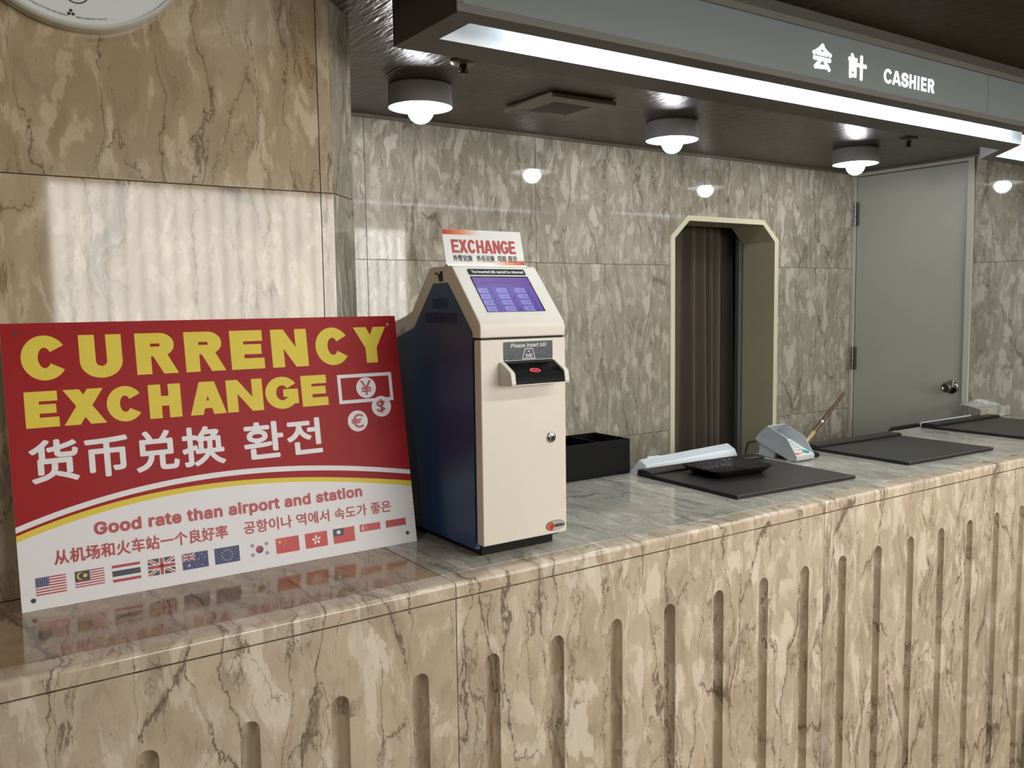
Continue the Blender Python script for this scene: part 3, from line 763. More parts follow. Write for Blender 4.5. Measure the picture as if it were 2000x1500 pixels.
    def usa(rect, poly, disc, star):
        for k in range(13): rect(0, k/13, 1, (k+1)/13, DR if k % 2 == 0 else WH)
        rect(0, 6/13, .44, 1, NV, 2)
        for r in range(5):
            for c in range(6): disc(.04+.072*c+(.0), 6/13+.06+.105*r, .022, WH, 3, 8)
    def mys(rect, poly, disc, star):
        for k in range(14): rect(0, k/14, 1, (k+1)/14, WH if k % 2 == 0 else DR)
        rect(0, 6/14, .5, 1, DN, 2); disc(.20, .715, .22, YE, 3, 28); disc(.235, .715, .185, DN, 4, 28); star(.34, .715, .14, YE, 5, 14, inner=.6)
    def tha(rect, poly, disc, star):
        rect(0, 0, 1, 1/6, DR); rect(0, 1/6, 1, 2/6, WH); rect(0, 2/6, 1, 4/6, DN); rect(0, 4/6, 1, 5/6, WH); rect(0, 5/6, 1, 1, DR)
    def jack(rect, poly, x0, y0, x1, y1, lay):
        w_, h_ = x1-x0, y1-y0; L = lambda a, b2: (x0+a*w_, y0+b2*h_)
        d = .085; e_ = .035
        for (a, b2) in (((0, 0), (1, 1)), ((0, 1), (1, 0))):
            s_ = 1 if b2[1] > a[1] else -1
            for dd, m, ly in ((d, WH, lay), (e_, DR, lay+1)):
                if s_ > 0: pts = [(0, 0), (dd, 0), (1, 1-dd*1.6), (1, 1), (1-dd, 1), (0, dd*1.6)]
                else: pts = [(0, 1), (0, 1-dd*1.6), (1-dd, 0), (1, 0), (1, dd*1.6), (dd, 1)]
                poly([L(*p) for p in pts], m, ly)
        for dd, m, ly in ((.16, WH, lay+2), (.095, DR, lay+3)):
            poly([L(0, .5-dd), L(1, .5-dd), L(1, .5+dd), L(0, .5+dd)], m, ly); poly([L(.5-dd*.62, 0), L(.5+dd*.62, 0), L(.5+dd*.62, 1), L(.5-dd*.62, 1)], m, ly)
    def gbr(rect, poly, disc, star): rect(0, 0, 1, 1, DN); jack(rect, poly, 0, 0, 1, 1, 2)
    def aus(rect, poly, disc, star):
        rect(0, 0, 1, 1, NV); jack(rect, poly, 0, .5, .5, 1, 2); star(.25, .24, .10, WH, 2, 7)
        for x, y, r in ((.75, .83, .05), (.63, .56, .05), (.87, .62, .05), (.75, .17, .05), (.80, .46, .025)): star(x, y, r, WH, 2, 7)
    def eu(rect, poly, disc, star):
        rect(0, 0, 1, 1, NV)
        for k in range(12): star(.5+.33*.64*math.cos(2*PI*k/12), .5+.33*math.sin(2*PI*k/12), .045, WH, 2, 5)
    def kor(rect, poly, disc, star):
        rect(0, 0, 1, 1, WH); R = .25; n = 16; hw = .64
        up = [(.5+R*hw*math.cos(a), .5+R*math.sin(a)) for a in [(-.35)+PI*k/n for k in range(n+1)]]
        disc(.5, .5, R, NV, 2, 32)
        c0, s0 = math.cos(-.35), math.sin(-.35)
        poly(up, DR, 3)
        h1 = (.5+.5*R*hw*c0, .5+.5*R*s0); h2 = (.5-.5*R*hw*c0, .5-.5*R*s0)
        poly([(h2[0]+.5*R*hw*math.cos(2*PI*k/18), h2[1]+.5*R*math.sin(2*PI*k/18)) for k in range(18)], DR, 4)
        poly([(h1[0]+.5*R*hw*math.cos(2*PI*k/18), h1[1]+.5*R*math.sin(2*PI*k/18)) for k in range(18)], NV, 5)
        for cx, cy, a in ((.2, .8, .98), (.8, .8, -.98), (.2, .2, -.98), (.8, .2, .98)):
            for k in (-1, 0, 1):
                ca, sa = math.cos(a), math.sin(a)
                ox, oy = -sa*k*.075, ca*k*.075
                pts = []
                for du, dv in ((-.11, -.022), (.11, -.022), (.11, .022), (-.11, .022)):
                    xx, yy_ = ox+du*ca-dv*sa, oy+du*sa+dv*ca
                    pts.append((cx+xx*hw, cy+yy_))
                poly(pts, BK, 2)
    def chn(rect, poly, disc, star):
        rect(0, 0, 1, 1, RD); st = 4
        star(.17, .74, .15, YE, 2)
        for x, y in ((.33, .9), (.40, .79), (.40, .65), (.33, .54)): star(x, y, .05, YE, 2)
    def hkg(rect, poly, disc, star):
        rect(0, 0, 1, 1, RD)
        for k in range(5):
            a = PI/2+2*PI*k/5; c, s_ = math.cos(a), math.sin(a); pts = []
            for rr, ww in ((.04, 0), (.14, .075), (.24, .10), (.31, .05), (.32, -.01), (.22, -.05), (.12, -.04)):
                pts.append((.5+.64*(rr*c-ww*s_), .5+rr*s_+ww*c))
            poly(pts, WH, 2)
    def twn(rect, poly, disc, star):
        rect(0, 0, 1, 1, RD); rect(0, .5, .5, 1, DN, 2); star(.25, .75, .17, WH, 3, 12, inner=.62); disc(.25, .75, .085, WH, 4)
    def sgp(rect, poly, disc, star):
        rect(0, .5, 1, 1, RD); rect(0, 0, 1, .5, WH); disc(.2, .75, .17, WH, 2, 24); disc(.25, .75, .155, RD, 3, 24)
        for k in range(5): star(.31+.07*.64*math.cos(PI/2+2*PI*k/5), .75+.09*math.sin(PI/2+2*PI*k/5), .03, WH, 4)
    def idn(rect, poly, disc, star): rect(0, .5, 1, 1, DR); rect(0, 0, 1, .5, WH)
    for u0, f in zip((.0275, .0995, .1705, .2415, .3125, .3825, .4565, .5235, .5945, .6655, .7355, .8065), (usa, mys, tha, gbr, aus, eu, kor, chn, hkg, twn, sgp, idn)): flag(u0, f)
board()

# ------------------------------------------------------------------ currency exchange machine
def machine():
    xl, xr = 1.0855, 1.3335
    root = thing('exchange_machine', 'cream and blue countertop money exchange machine with purple screen', 'machine', (1.21, 1.96, 1.0))
    beige = mat('cream_powder_coat', srgb(222, 215, 203), .42, bump=(240, .05), var=(20, .015)); blue = mat('blue_steel', srgb(30, 66, 112), .32, bump=(240, .04), var=(12, .04))
    blk = mat('gloss_black', srgb(6, 6, 7), .25, spec=.06, var=(30, .1)); dkgrey = mat('label_grey', srgb(58, 64, 70), .35, var=(90, .12), bump=(160, .15))
    mb = MB(); mb.box(xl+.012, xr-.022, 1.750, 2.18, 1.0008, 1.03); mb.build('base', [black_plastic], root, world=True, bevel=.002)
    # hood
    prof = [(1.7195, 1.5235), (1.7195, 1.555), (1.845, 1.6965), (1.953, 1.6965), (2.053, 1.588), (2.09, 1.5745), (2.205, 1.548), (2.205, 1.48), (2.0, 1.5235)]
    mb = MB(); mb.prism(fillet(prof, {1: .03, 2: .014, 3: .014, 4: .01}), xl, xr, 'x'); hood = mb.build('hood', [beige], root, world=True, bevel=.0035, seg=3)
    # blue cabinet
    prof = [(1.7535, 1.0165), (1.7535, 1.5365), (1.8635, 1.656), (1.934, 1.656), (2.041, 1.5445), (2.139, 1.517), (2.2, 1.505), (2.2, 1.0165)]
    mb = MB(); mb.prism(prof, xl-.0016, xr-.003, 'x'); cab = mb.build('cabinet', [blue], root, world=True, bevel=.0006, seg=1)
    mb = MB(); slot = mat('slot_dark_blue', srgb(12, 24, 48), .5, var=(30, .1))
    for (y0, y1, z0, z1, n) in ((1.864, 1.934, 1.593, 1.618, 10), (1.824, 1.974, 1.558, 1.583, 19)):
        for k in range(n):
            y = y0+(y1-y0)*k/(n-1); mb = MB(); mb.box(xl-.0022, xl-.001, y-.0016, y+.0016, z0, z1); mb.build('vent_slot', [slot], cab, world=True)
    # dark gap under the hood, then door
    mb = MB(); mb.box(xl+.004, xr-.004, 1.724, 1.756, 1.03, 1.526); mb.build('door_recess', [black_plastic], root, world=True)
    mb = MB(); mb.box(xl, xr, 1.7195, 1.7490, 1.0300, 1.5190); dr = mb.build('door', [beige], root, world=True, bevel=.003, seg=3)
    # black strip label and screen on the sloping face
    A = Vector((xl, 1.7225, 1.5585)); B = Vector((xl, 1.8430, 1.6950)); t = (B-A).normalized(); n = t.cross(Vector((1, 0, 0)))
    if n.z < 0: n = -n
    S = lambda u, v, e=.0: A+Vector((u, 0, 0))+t*v+n*e
    def rr(mb, u0, u1, v0, v1, e, m=0, r=.004, f=S):
        mb.face([f(a, b2, e) for a, b2 in fillet([(u0, v0), (u1, v0), (u1, v1), (u0, v1)], r, 4)], m)
    mb = MB(); rr(mb, .038, .206, .1535, .173, .0008); lab = mb.build('warning_label', [blk], hood)
    mb = MB(); text_mb(mb, 'The inserted bill cannot be returned', .046, .2, .158, .168, lambda u, v, d=0.: S(u, v, .0012+d), bold=.0004); mb.build('lettering', [wht_p], lab)
    for o in (lab,) + tuple(lab.children): o.data.transform(Matrix.Translation(-Vector(root.location)))
    # screen, sunk behind a thin dark lip
    mb = MB(); w0, w1, v0, v1 = .037, .207, .033, .148
    lip = [S(w0, v0, .001), S(w1, v0, .001), S(w1, v1, .001), S(w0, v1, .001)]; inn = [S(w0+.002, v0+.001, .0005), S(w1-.0035, v0+.001, .0005), S(w1-.0035, v1-.003, .0005), S(w0+.002, v1-.003, .0005)]
    for i in range(4): j = (i+1) % 4; mb.face([lip[i], lip[j], inn[j], inn[i]])
    mb.build('screen_lip', [blk], hood).data.transform(Matrix.Translation(-Vector(root.location)))
    def glow(nm, c, k): return mat(nm, tuple(x*.55 for x in c[:3])+(1,), .3, spec=.15, emit=c, estr=k, var=(20, .03))
    sm = [glow('screen_purple', srgb(92, 58, 150), .42), glow('screen_band', srgb(88, 38, 130), .5), glow('screen_button', srgb(122, 116, 180), .5), glow('screen_oval', srgb(52, 44, 128), .4), glow('screen_text', srgb(48, 20, 74), .3)]
    mb = MB(); mb.face(inn, 0)
    a0, a1 = w0+.002, w1-.0035
    mb.face([S(a0, .113, .0007), S(a1, .113, .0007), S(a1, v1-.003, .0007), S(a0, v1-.003, .0007)], 1)
    text_mb(mb, 'Select the currency to exchange', .055, .160, .1225, .130, lambda u, v, d=0.: S(u, v, .0009+d), 4, off=.01)
    for r in range(4):
        for c in range(3):
            u, v = a0-.006+.055*c, .0935-.0195*r
            us_ = max(u+.004, a0); f_ = [(us_, v), (u+.048, v), (u+.048, v+.0155), (us_, v+.0155)]
            mb.face([S(a, b2, .0009) for a, b2 in fillet(f_, .006 if c else {1: .006, 2: .006}, 4)], 2)
            cx, cy = u+.042, v+.0078
            if cx+.008 < a1: mb.face([S(cx+.0082*math.cos(2*PI*k/22), cy+.0088*math.sin(2*PI*k/22), .0011) for k in range(22)], 3)
            if cx+.008 < a1: mb.face([S(cx+.0052*math.cos(2*PI*k/22)-.0005, cy+.0052*math.sin(2*PI*k/22)+.0008, .0013) for k in range(22)], 2 if False else 0)
            text_mb(mb, ('USD', 'EUR', 'GBP', 'KRW', 'CNY', 'TWD', 'HKD', 'AUD', 'SGD', 'THB', 'MYR', 'IDR')[r*3+c], u+.014, u+.030, v+.005, v+.0105, lambda u_, v_, d=0.: S(u_, v_, .0011+d), 0, off=.005)
    mb.build('screen', sm, hood).data.transform(Matrix.Translation(-Vector(root.location)))
    # door furniture
    yd = 1.7195
    Fp = lambda u, v, e=0.: (u, yd-e, v)
    mb = MB(); mb.face([Fp(a, b2, .0006) for a, b2 in fillet([(1.1485, 1.4685), (1.2935, 1.4685), (1.2935, 1.5125), (1.1485, 1.5125)], .003, 4)]); lab = mb.build('bill_label', [dkgrey], dr)
    mb = MB(); text_mb(mb, 'Please insert bill', 1.169, 1.274, 1.4985, 1.5085, lambda u, v, d=0.: Fp(u, v, .001+d), bold=.00028, shear=.18, space=1.06)
    mb.build('lettering', [wht_p], lab); mb = MB()
    text_mb(mb, 'bill', 1.2125, 1.2315, 1.4745, 1.4835, lambda u, v, d=0.: Fp(u, v, .001+d), bold=.0003, shear=.1)
    mb.face([Fp(1.2185, 1.4873, .001), Fp(1.2255, 1.4873, .001), Fp(1.222, 1.4915, .001)])
    T = [(1.2022, 1.4705), (1.2418, 1.4705), (1.2330, 1.4955), (1.2105, 1.4955)]; I = [(1.2045, 1.4722), (1.2395, 1.4722), (1.2317, 1.4940), (1.2118, 1.4940)]
    for i in range(4): j = (i+1) % 4; mb.face([Fp(*T[i], .001), Fp(*T[j], .001), Fp(*I[j], .001), Fp(*I[i], .001)])
    mb.build('bill_symbol', [wht_p], lab)
    for o in (lab,)+tuple(lab.children): o.data.transform(Matrix.Translation(-Vector(root.location)))
    # bill acceptor: two cream cheeks and a black sloping mouth
    ck = fillet([(yd, 1.414), (yd, 1.4655), (1.7105, 1.4645), (1.671, 1.4425), (1.667, 1.4145)], {2: .004, 3: .016, 4: .003}, 5)
    acc = MB(); acc.prism(ck, 1.1365, 1.1490, 'x'); acc.prism(ck, 1.2925, 1.3055, 'x'); acc.box(1.1365, 1.3055, 1.668, yd, 1.4120, 1.4145)
    ac = acc.build('bill_slot_bezel', [beige], dr, world=True, bevel=.0015)
    mth = fillet([(yd, 1.4146), (yd, 1.4675), (1.7145, 1.4665), (1.7125, 1.4610), (1.6745, 1.4400), (1.6705, 1.4146)], {4: .008}, 4)
    mb = MB(); mb.prism(mth, 1.1492, 1.2923, 'x'); mb.build('bill_mouth', [blk], ac, world=True, bevel=.001)
    # red lit ring lying on the sloping mouth
    a = Vector((0, 1.7125, 1.4610)); b2 = Vector((0, 1.6745, 1.4400)); d = (b2-a); ln = d.length; d.normalize(); nn = Vector((0, d.z, -d.y)); nn = nn if nn.z > 0 else -nn
    cen = Vector((1.2135, 0, 0))+a+d*(ln*.80)+nn*.0012
    mb = MB(); N = 32
    for k in range(N):
        q = []
        for kk, r in ((k, 1), (k+1, 1), (k+1, .76), (k, .76)):
            an = 2*PI*kk/N; q.append(cen+Vector((1, 0, 0))*(.0145*r*math.cos(an))+d*(.0085*r*math.sin(an)))
        mb.face(q)
    mb.face([cen+Vector((1, 0, 0))*s_*.007+d*e_ for s_, e_ in ((-1, -.0012), (1, -.0012), (1, .0012), (-1, .0012))])
    mb.build('indicator_ring', [mat('red_led', srgb(255, 60, 70), .4, emit=(1, .05, .08, 1), estr=1.4, var=(9, .02))], ac, world=True)
    mb = MB(); mb.lathe([(.013, -.0005), (.013, -.003), (.0105, -.005), (.0085, -.005), (.008, -.0085), (.0045, -.009), (0, -.009)], 1.2865, yd, 1.2735, 28, 0, 'y', cap0=False); lk = mb.build('cam_lock', [chrome], dr, world=True, smooth=True)
    mb = MB(); mb.box(1.2858, 1.2872, yd-.0096, yd-.0088, 1.2705, 1.2765); mb.build('keyhole', [black_plastic], lk, world=True)
    # oval badge
    mb = MB(); N = 40
    E = lambda rx, rz, e: [(1.2975+rx*math.cos(2*PI*k/N), yd-e, 1.0505+rz*math.sin(2*PI*k/N)) for k in range(N)]
    o0, o1 = E(.0300, .0135, 0), E(.0285, .0120, .002)
    for k in range(N): mb.face([o0[k], o0[(k+1) % N], o1[(k+1) % N], o1[k]], 0)
    mb.face(o1, 1)
    bd = mb.build('badge', [mat('badge_rim', srgb(90, 78, 68), .3, .6, var=(20, .1)), mat('badge_silver', srgb(205, 202, 196), .3, .5, var=(9, .05))], dr, world=True)
    mb = MB(); cx, cz = 1.2815, 1.0500
    mb.face([(cx+.0105*math.cos(2*PI*k/28), yd-.0024, cz+.0098*math.sin(2*PI*k/28)) for k in range(28)], 0)
    arc = [(cx+.0075*math.cos(a), yd-.0027, cz+.0070*math.sin(a)) for a in [PI*.45+PI*.9*k/10 for k in range(11)]]
    arc2 = [(cx+.0062*math.cos(a), yd-.0027, cz+.0057*math.sin(a)) for a in [PI*.45+PI*.9*k/10 for k in range(11)]]
    for k in range(10): mb.face([arc[k], arc[k+1], arc2[k+1], arc2[k]], 1)
    text_mb(mb, 'ARUNAS', 1.2925, 1.3245, 1.0470, 1.0540, lambda u, v, d=0.: (u, yd-.0024-d, v), 2, bold=.0004, shear=.1)
    mb.build('badge_print', [mat('badge_red', srgb(186, 52, 30), .35, var=(30, .1)), wht_p, ink_p], bd, world=True)
    # worn dark sticker on the hood side, small grey plate on the cabinet side
    mb = MB(); xs_ = xl-.0006
    for pts in ([(1.888, 1.685), (1.900, 1.684), (1.904, 1.676), (1.911, 1.681), (1.914, 1.678), (1.908, 1.670), (1.905, 1.660), (1.886, 1.660)],):
        mb.face([(xs_, y, z) for y, z in pts])
    for k in range(9):
        a, b2 = PI*.55-k*.22+PI*.0, PI*.55-(k+1)*.22
        f_ = lambda an, r: (xs_, 1.915+r*math.cos(an+.9), 1.6725+r*math.sin(an+.9))
        mb.face([f_(a, .0095), f_(b2, .0095), f_(b2, .0062), f_(a, .0062)])
    mb.face([(xs_, 1.9275, 1.683), (xs_, 1.925, 1.685), (xs_, 1.921, 1.678), (xs_, 1.923, 1.676)])
    mb.build('worn_sticker', [mat('worn_print', srgb(40, 34, 28), .6, var=(120, .5))], hood, world=True)
    mb = MB(); mb.box(xl-.0024, xl-.0014, 2.041, 2.090, 1.039, 1.098, 0)
    for k in range(6): mb.box(xl-.0027, xl-.0023, 2.046, 2.085, 1.044+.0085*k, 1.049+.0085*k, 1)
    mb.build('rating_plate', [mat('plate_grey', srgb(110, 118, 124), .4, var=(20, .1)), ink_p], cab, world=True)
    # upright card in a clear holder on top
    b0 = Vector((1.084, 1.866, 1.6975)); tt = Vector((0, .021, .0895)); hh = tt.length; tt.normalize(); n3 = Vector((0, -tt.z, tt.y)); W = .234
    T = lambda u, v, e=0.: b0+Vector((u, 0, 0))+tt*v+n3*e
    mb = MB()
    for e0, e1, m in ((0, -.0022, 0),):
        f_ = [T(0, 0, e0), T(W, 0, e0), T(W, hh, e0), T(0, hh, e0)]; k_ = [T(0, 0, e1), T(W, 0, e1), T(W, hh, e1), T(0, hh, e1)]
        mb.face(f_); mb.face(k_[::-1])
        for i in range(4): j = (i+1) % 4; mb.face([f_[i], k_[i], k_[j], f_[j]])
    mb.box(1.084, 1.318, 1.860, 1.874, 1.6966, 1.7000)
    card = mb.build('sign_card', [mat('card_white', srgb(222, 220, 216), .2, var=(5, .01))], root, world=True)
    # shaded bands printed on the card: brick red fading to white
    gm = bpy.data.materials.new('fading_red_band'); gm.use_nodes = True; g = NT(gm.node_tree); bb = gm.node_tree.nodes['Principled BSDF']
    uv = g.n('ShaderNodeUVMap'); uv.uv_map = 'UVMap'; sx = g.n('ShaderNodeSeparateXYZ'); g.l(uv.outputs[0], sx.inputs[0])
    rp = g.n('ShaderNodeValToRGB'); cr = rp.color_ramp; cr.elements[0].color = srgb(170, 52, 36); cr.elements[1].position = .85; cr.elements[1].color = srgb(222, 220, 216)
    e_ = cr.elements.new(.40); e_.color = srgb(208, 128, 84)
    g.l(sx.outputs[0], rp.inputs[0]); g.l(rp.outputs[0], bb.inputs['Base Color']); bb.inputs['Roughness'].default_value = .2
    mb = MB(); v0, v1 = .079, .0915
    mb.face([T(.001, v0, .0004), T(.13, v0, .0004), T(.13, v1, .0004), T(.001, v1, .0004)], 0, [(0, 0), (1, 0), (1, 1), (0, 1)]); mb.build('printed_band', [gm], card, world=True); mb = MB()
    mb.face([T(.112, .001, .0004), T(W-.001, .001, .0004), T(W-.001, .0145, .0004), T(.112, .0145, .0004)], 0, [(1, 0), (0, 0), (0, 1), (1, 1)])
    mb.build('printed_band', [gm], card, world=True)
    mb = MB(); black_word(mb, 'EXCHANGE', [(.0220, .0425), (.0430, .0680), (.0685, .0915), (.0940, .1155), (.1165, .1420), (.1435, .1650), (.1665, .1900), (.1920, .2115)], .0325, .0665, lambda u, v, d=0.: T(u, v, .0007+d), 0, t=.0068, a=.0066)
    cr_ = mat('card_red_print', srgb(160, 38, 34), .35, var=(9, .03)); mb.build('lettering', [cr_], card, world=True); mb = MB()
    for s_, u0, u1 in (('外幣兌換', .022, .077), ('外币兑换', .090, .143), ('외화 환전', .152, .211)): text_mb(mb, s_, u0, u1, .0105, .0275, lambda u, v, d=0.: T(u, v, .0007+d), 1, bold=.00025)
    mb.build('lettering', [cr_, ink_p], card, world=True)
machine()

# ------------------------------------------------------------------ things on and behind the counter
mat_top = mat('mat_vinyl', srgb(38, 36, 36), .38, bump=(300, .1), var=(30, .05)); mat_edge = mat('mat_edge', srgb(20, 19, 19), .4, bump=(120, .3), var=(60, .2))
def make_mat():
    root = thing('desk_mat', '', 'desk mat', (0, 0, 1.0))
    mb = MB(); mb.box(0, .556, 0, .47, .001, .012); mb.build('pad', [mat_edge], root, bevel=.001)
    mb = MB(); mb.face([(.004, .004, .0124), (.552, .004, .0124), (.552, .40, .0124), (.004, .40, .0124)]); mb.build('writing_surface', [mat_top], root)
    mb = MB(); mb.prism(fillet([(.400, .012), (.400, .020), (.406, .023), (.462, .023), (.468, .019), (.468, .012)], .002, 3), 0, .556, 'x'); mb.build('paper_clamp', [mat_edge], root, bevel=.0008)
    # pale worn edges
    mb = MB(); mb.box(.001, .555, -.0003, .0008, .0112, .0122); mb.build('worn_edge', [mat('worn_grey', srgb(120, 118, 116), .5, var=(200, .5))], root)
    return root
dm = make_mat()
spots = [(2.040, 1.786, -.047, 'black desk mat with a leather tray on it, nearest the machine'), (2.950, 1.786, -.035, 'black desk mat in the middle of the three, beyond the keypad'), (3.868, 1.82, -.02, 'black desk mat at the far right end of the counter')]
for i, (x, y, rz, lb) in enumerate(spots):
    o = dm if i == 0 else copy_tree(dm)
    o.location = (x, y, 1.0); o.rotation_euler = (0, 0, rz); tag(o, lb, 'desk mat', 'black desk mats on the counter')

def tray():
    root = thing('cash_tray', 'dark brown leather-look cash tray lying on the near desk mat', 'tray', (2.295, 2.055, 1.0128), -.10)
    m = mat('dark_leather', srgb(30, 26, 28), .2, bump=(120, .5), var=(60, .25))
    mb = MB()
    def rr(hx, hy, r, z): return [(a, b2, z) for a, b2 in fillet([(-hx, -hy), (hx, -hy), (hx, hy), (-hx, hy)], r, 5)]
    L = [rr(.100, .070, .02, 0), rr(.130, .096, .03, .026), rr(.132, .098, .03, .029), rr(.128, .094, .03, .029), rr(.100, .068, .02, .008)]
    for A, B in zip(L, L[1:]):
        for i in range(len(A)): j = (i+1) % len(A); mb.face([A[i], A[j], B[j], B[i]])
    mb.face(L[0][::-1]); mb.face(L[-1]); mb.build('tray_body', [m], root, smooth=True, angle=50)
tray()

def keypad():
    root = thing('card_keypad', 'pale grey card keypad with privacy shield on a stand beside the near desk mat', 'keypad', (2.7425, 2.073, 1.0), .0)
    gm = mat('pale_grey_plastic', srgb(176, 180, 184), .4, var=(20, .02)); wm = mat('white_plastic', srgb(225, 225, 222), .35, var=(20, .01))
    hx = .0525
    body = fillet([(0, .004), (-.002, .021), (.174, .094), (.196, .068), (.182, .056), (.030, .0015)], {0: .004, 1: .003, 2: .004, 3: .004}, 3)
    mb = MB(); mb.prism(body, -hx, hx, 'x'); mb.build('body', [gm], root, bevel=.002)
    face = lambda u, v, e=.0: (u, -.002+.176*v-.38*e, .0212+.073*v+.92*e)
    mb = MB(); mb.face([face(-hx+.004, .01, .001), face(hx-.004, .01, .001), face(hx-.004, .62, .001), face(-hx+.004, .62, .001)]); mb.build('key_panel', [wm], root)
    kk = []
    for r in range(4):
        for c in range(3): kk.append((-.030+.026*c, .21+.105*r, .0095, .0065, None))
    for cx, v, rx, ry, _ in kk:
        mb = MB(); N = 18
        mb.face([face(cx+rx*math.cos(2*PI*k/N), v+ry/.19*math.sin(2*PI*k/N), .0022) for k in range(N)], 1)
        mb.face([face(cx+rx*.78*math.cos(2*PI*k/N), v+ry*.7/.19*math.sin(2*PI*k/N), .0026) for k in range(N)], 0)
        mb.build('key', [wm, mat('key_ring_grey', srgb(120, 122, 128), .5, var=(9, .05))], root)
    for u, v, rx, c, nm in ((-.033, .09, .0115, srgb(206, 96, 96), 'red'), (-.008, .09, .0095, srgb(206, 170, 96), 'amber'), (.025, .115, .0155, srgb(46, 150, 150), 'teal')):
        mb = MB(); N = 18; mb.face([face(u+rx*math.cos(2*PI*k/N), v+(.0085 if rx < .015 else .0125)/.19*math.sin(2*PI*k/N), .0024) for k in range(N)])
        o = mb.build('key', [mat('key_'+nm, c, .4, var=(9, .03))], root); o['label'] = nm+' function key'
    # privacy shield: two cheeks and a back
    side = [(.001, .0225), (.046, .086), (.137, .124), (.172, .094)]
    mb = MB(); mb.prism(side, -hx, -hx+.003, 'x'); mb.prism(side, hx-.003, hx, 'x')
    mb.prism([(.134, .122), (.137, .124), (.174, .095), (.170, .092)], -hx+.003, hx-.003, 'x')
    mb.build('privacy_shield', [gm], root, bevel=.0012)
    mb = MB(); mb.prism([(.098, .032), (.182, .056), (.182, .0), (.112, .0)], -.046, .030, 'x'); mb.build('stand', [gm], root, bevel=.004)
    mb = MB(); pts = [(-.05, .196, .056), (-.075, .21, .052), (-.098, .20, .030), (-.105, .195, .004)]; mb.tube(pts, .004, 8); mb.build('cable', [black_plastic], root, smooth=True)
keypad()

def pen():
    ps = thing('pen_stand', 'small black pen holder on the counter right behind the keypad', 'pen stand', (2.848, 2.128, 1.0))
    mb = MB(); mb.lathe([(.030, .0005), (.032, .003), (.031, .012), (.022, .016), (0, .016)], n=28); mb.build('base', [black_plastic], ps, smooth=True)
    brass = mat('aged_brass', srgb(140, 124, 86), .35, .6, var=(30, .1)); wood = mat('brown_pen_wood', srgb(78, 50, 30), .35, var=(60, .2), bump=(60, .1))
    p0, p1, p2, p3 = Vector((2.800, 2.132, 1.040)), Vector((2.872, 2.135, 1.0904)), Vector((2.918, 2.137, 1.1216)), Vector((3.075, 2.145, 1.228))
    mb = MB(); off = Vector(ps.location)
    q = lambda v: tuple(v-off)
    st = Vector((2.848, 2.128, 1.014))
    mb.tube([q(st), q(p0+(p1-p0)*.32)], .005, 10); mb.tube([q(p0+(p1-p0)*.1), q(p1-(p1-p0)*.02)], [.0095, .0125], 16); mb.build('socket', [brass], ps, smooth=True)
    pn = thing('fountain_pen', 'slim brown pen leaning out of the holder behind the keypad', 'pen', p0)
    o2 = Vector(p0); mb = MB(); d = (p3-p0)
    mb.tube([tuple(p0+(p1-p0)*.6-o2), tuple(p1-o2), tuple(p2-o2)], [.007, .0085, .009], 14); mb.build('barrel', [wood], pn, smooth=True)
    mb = MB(); mb.tube([tuple(p2-o2), tuple(p2+(p3-p2)*.06-o2)], .0098, 14); mb.build('ring', [mat('silver_ring', srgb(200, 196, 186), .25, .9, var=(20, .05))], pn, smooth=True)
    mb = MB(); mb.tube([tuple(p2+(p3-p2)*.06-o2), tuple(p2+(p3-p2)*.4-o2), tuple(p3-o2)], [.0085, .0080, .0045], 14); mb.build('tail', [wood], pn, smooth=True)
pen()

def grey_unit():
    root = thing('printer_housing', 'long pale grey plastic housing with sloping sides behind the near desk mat', 'device', (2.42, 2.38, .92))
    gm = mat('light_grey_casing', srgb(222, 230, 236), .4, var=(20, .015))
    a = [(2.15, 2.325), (2.70, 2.325), (2.70, 2.435), (2.13, 2.435)]; tp = [(2.178, 2.335, 1.010), (2.655, 2.338, 1.0225), (2.688, 2.405, 1.034), (2.206, 2.402, 1.021)]
    mb = MB(); bt = [(x, y, .9205) for x, y in a]
    mb.face(bt[::-1]); mb.face(tp)
    for i in range(4): j = (i+1) % 4; mb.face([bt[i], bt[j], tp[j], tp[i]])
    mb.build('casing', [gm], root, world=True, bevel=.004, seg=3)
    mb = MB(); mb.box(2.245, 2.305, 2.398, 2.404, 1.018, 1.026); mb.build('catch', [white_paint], root, world=True, bevel=.001)
grey_unit()

def organiser():
    root = thing('desk_organiser', 'black open box with a divider behind the exchange machine', 'box', (1.91, 2.43, .92))
    m = mat('matt_black', srgb(5, 5, 6), .6, spec=.2, var=(30, .15)); x0, x1, y0, y1, z0, z1 = 1.72, 2.086, 2.32, 2.515, .9205, 1.121
    mb = MB(); t = .005
    mb.box(x0, x1, y0, y0+t, z0, z1); mb.box(x0, x1, y1-t, y1, z0, z1); mb.box(x0, x0+t, y0+t, y1-t, z0, z1); mb.box(x1-t, x1, y0+t, y1-t, z0, z1); mb.box(x0+t, x1-t, y0+t, y1-t, z0, z0+t)
    mb.build('box_wall', [m], root, world=True, bevel=.0008)
    mb = MB(); mb.box(1.955, 1.959, y0+t, y1-t, z0+t, z1-.002); mb.build('divider', [m], root, world=True)
organiser()

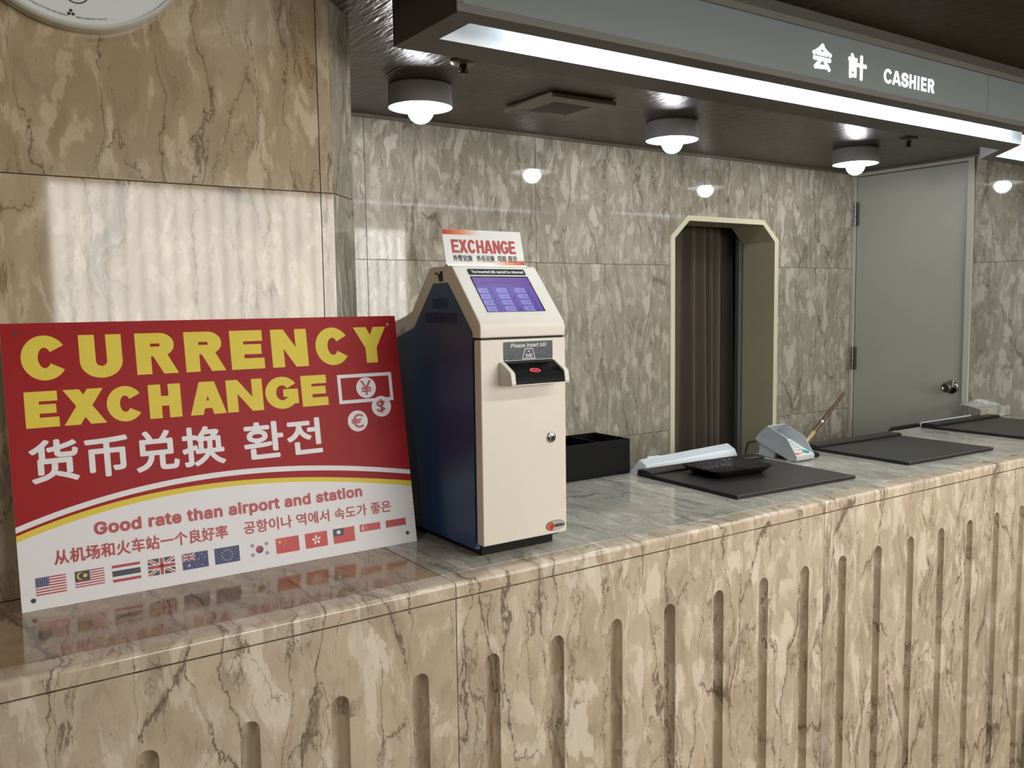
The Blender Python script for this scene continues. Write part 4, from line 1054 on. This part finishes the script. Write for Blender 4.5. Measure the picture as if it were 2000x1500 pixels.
def chair():
    root = thing('office_chair', 'black office chair behind the counter, only its backrest top showing', 'chair', (4.235, 2.80, FZ), PI)
    m = mat('black_upholstery', srgb(20, 20, 21), .7, bump=(120, .2), var=(60, .2))
    mb = MB(); out = fillet([(-.15, .80), (.15, .80), (.15, 1.21), (-.15, 1.21)], .05, 8)
    mb.prism(out, .20, .24, 'y'); mb.build('backrest', [m], root, bevel=.012, seg=3)
    mb = MB(); mb.prism(fillet([(-.22, -.2), (.22, -.2), (.22, .22), (-.22, .22)], .06, 6), .54, .60, 'z'); mb.build('seat', [m], root, bevel=.012, seg=3)
    mb = MB(); mb.tube([(0, .19, .56), (0, .25, .62), (0, .25, .95)], .014, 10); mb.build('back_bracket', [black_plastic], root, smooth=True)
    mb = MB(); mb.tube([(0, 0, .08), (0, 0, .54)], .026, 14); mb.build('gas_post', [black_plastic], root, smooth=True)
    for k in range(5):
        a = 2*PI*k/5+.3; c, s_ = math.cos(a), math.sin(a)
        mb = MB(); mb.tube([(0, 0, .10), (.24*c, .24*s_, .065)], [.022, .014], 10); lg = mb.build('leg', [black_plastic], root, smooth=True)
        mb = MB(); mb.lathe([(.012, -.011), (.027, -.009), (.027, .009), (.012, .011)], .24*c, .24*s_, .027, 18, 0, 'x'); mb.build('caster', [black_plastic], lg, smooth=True)
chair()

clear = mat('frosted_acrylic', srgb(196, 206, 214), .25, var=(20, .02))
mb = MB(); mb.prism([(2.298, 1.0008), (2.309, 1.0008), (2.309, 1.021), (2.303, 1.022)], 3.90, 4.34, 'x')
tag(mb.build('translucent_strip', [clear]), 'pale translucent strip lying behind the far right desk mat', 'strip')

def wrap():
    m = bpy.data.materials.new('clear_film'); m.use_nodes = True; b = m.node_tree.nodes['Principled BSDF']
    b.inputs['Base Color'].default_value = (.9, .92, .94, 1); b.inputs['Roughness'].default_value = .12; b.inputs['Alpha'].default_value = .38
    t = NT(m.node_tree); n = t.noise(t.n('ShaderNodeTexCoord').outputs['Object'], 30, 3); bp = t.n('ShaderNodeBump'); bp.inputs['Strength'].default_value = .6; bp.inputs['Distance'].default_value = .01
    t.l(n.outputs['Fac'], bp.inputs['Height']); t.l(bp.outputs[0], b.inputs['Normal'])
    rnd = random.Random(8); nx, ny = 16, 8; mb = MB()
    g = {}
    for i in range(nx+1):
        for j in range(ny+1):
            e = math.sin(PI*i/nx)*math.sin(PI*j/ny)
            g[i, j] = (4.44+.185*i/nx+rnd.uniform(-.006, .006), 2.285+.15*j/ny+rnd.uniform(-.006, .006), 1.0535+e*(.012+.045*rnd.random()*(i/nx)))
    for i in range(nx):
        for j in range(ny): mb.face([g[i, j], g[i+1, j], g[i+1, j+1]]); mb.face([g[i, j], g[i+1, j+1], g[i, j+1]])
    o = mb.build('plastic_wrap', [m]); tag(o, 'crumpled clear plastic wrap lying on the raised marble ledge', 'plastic wrap')
wrap()
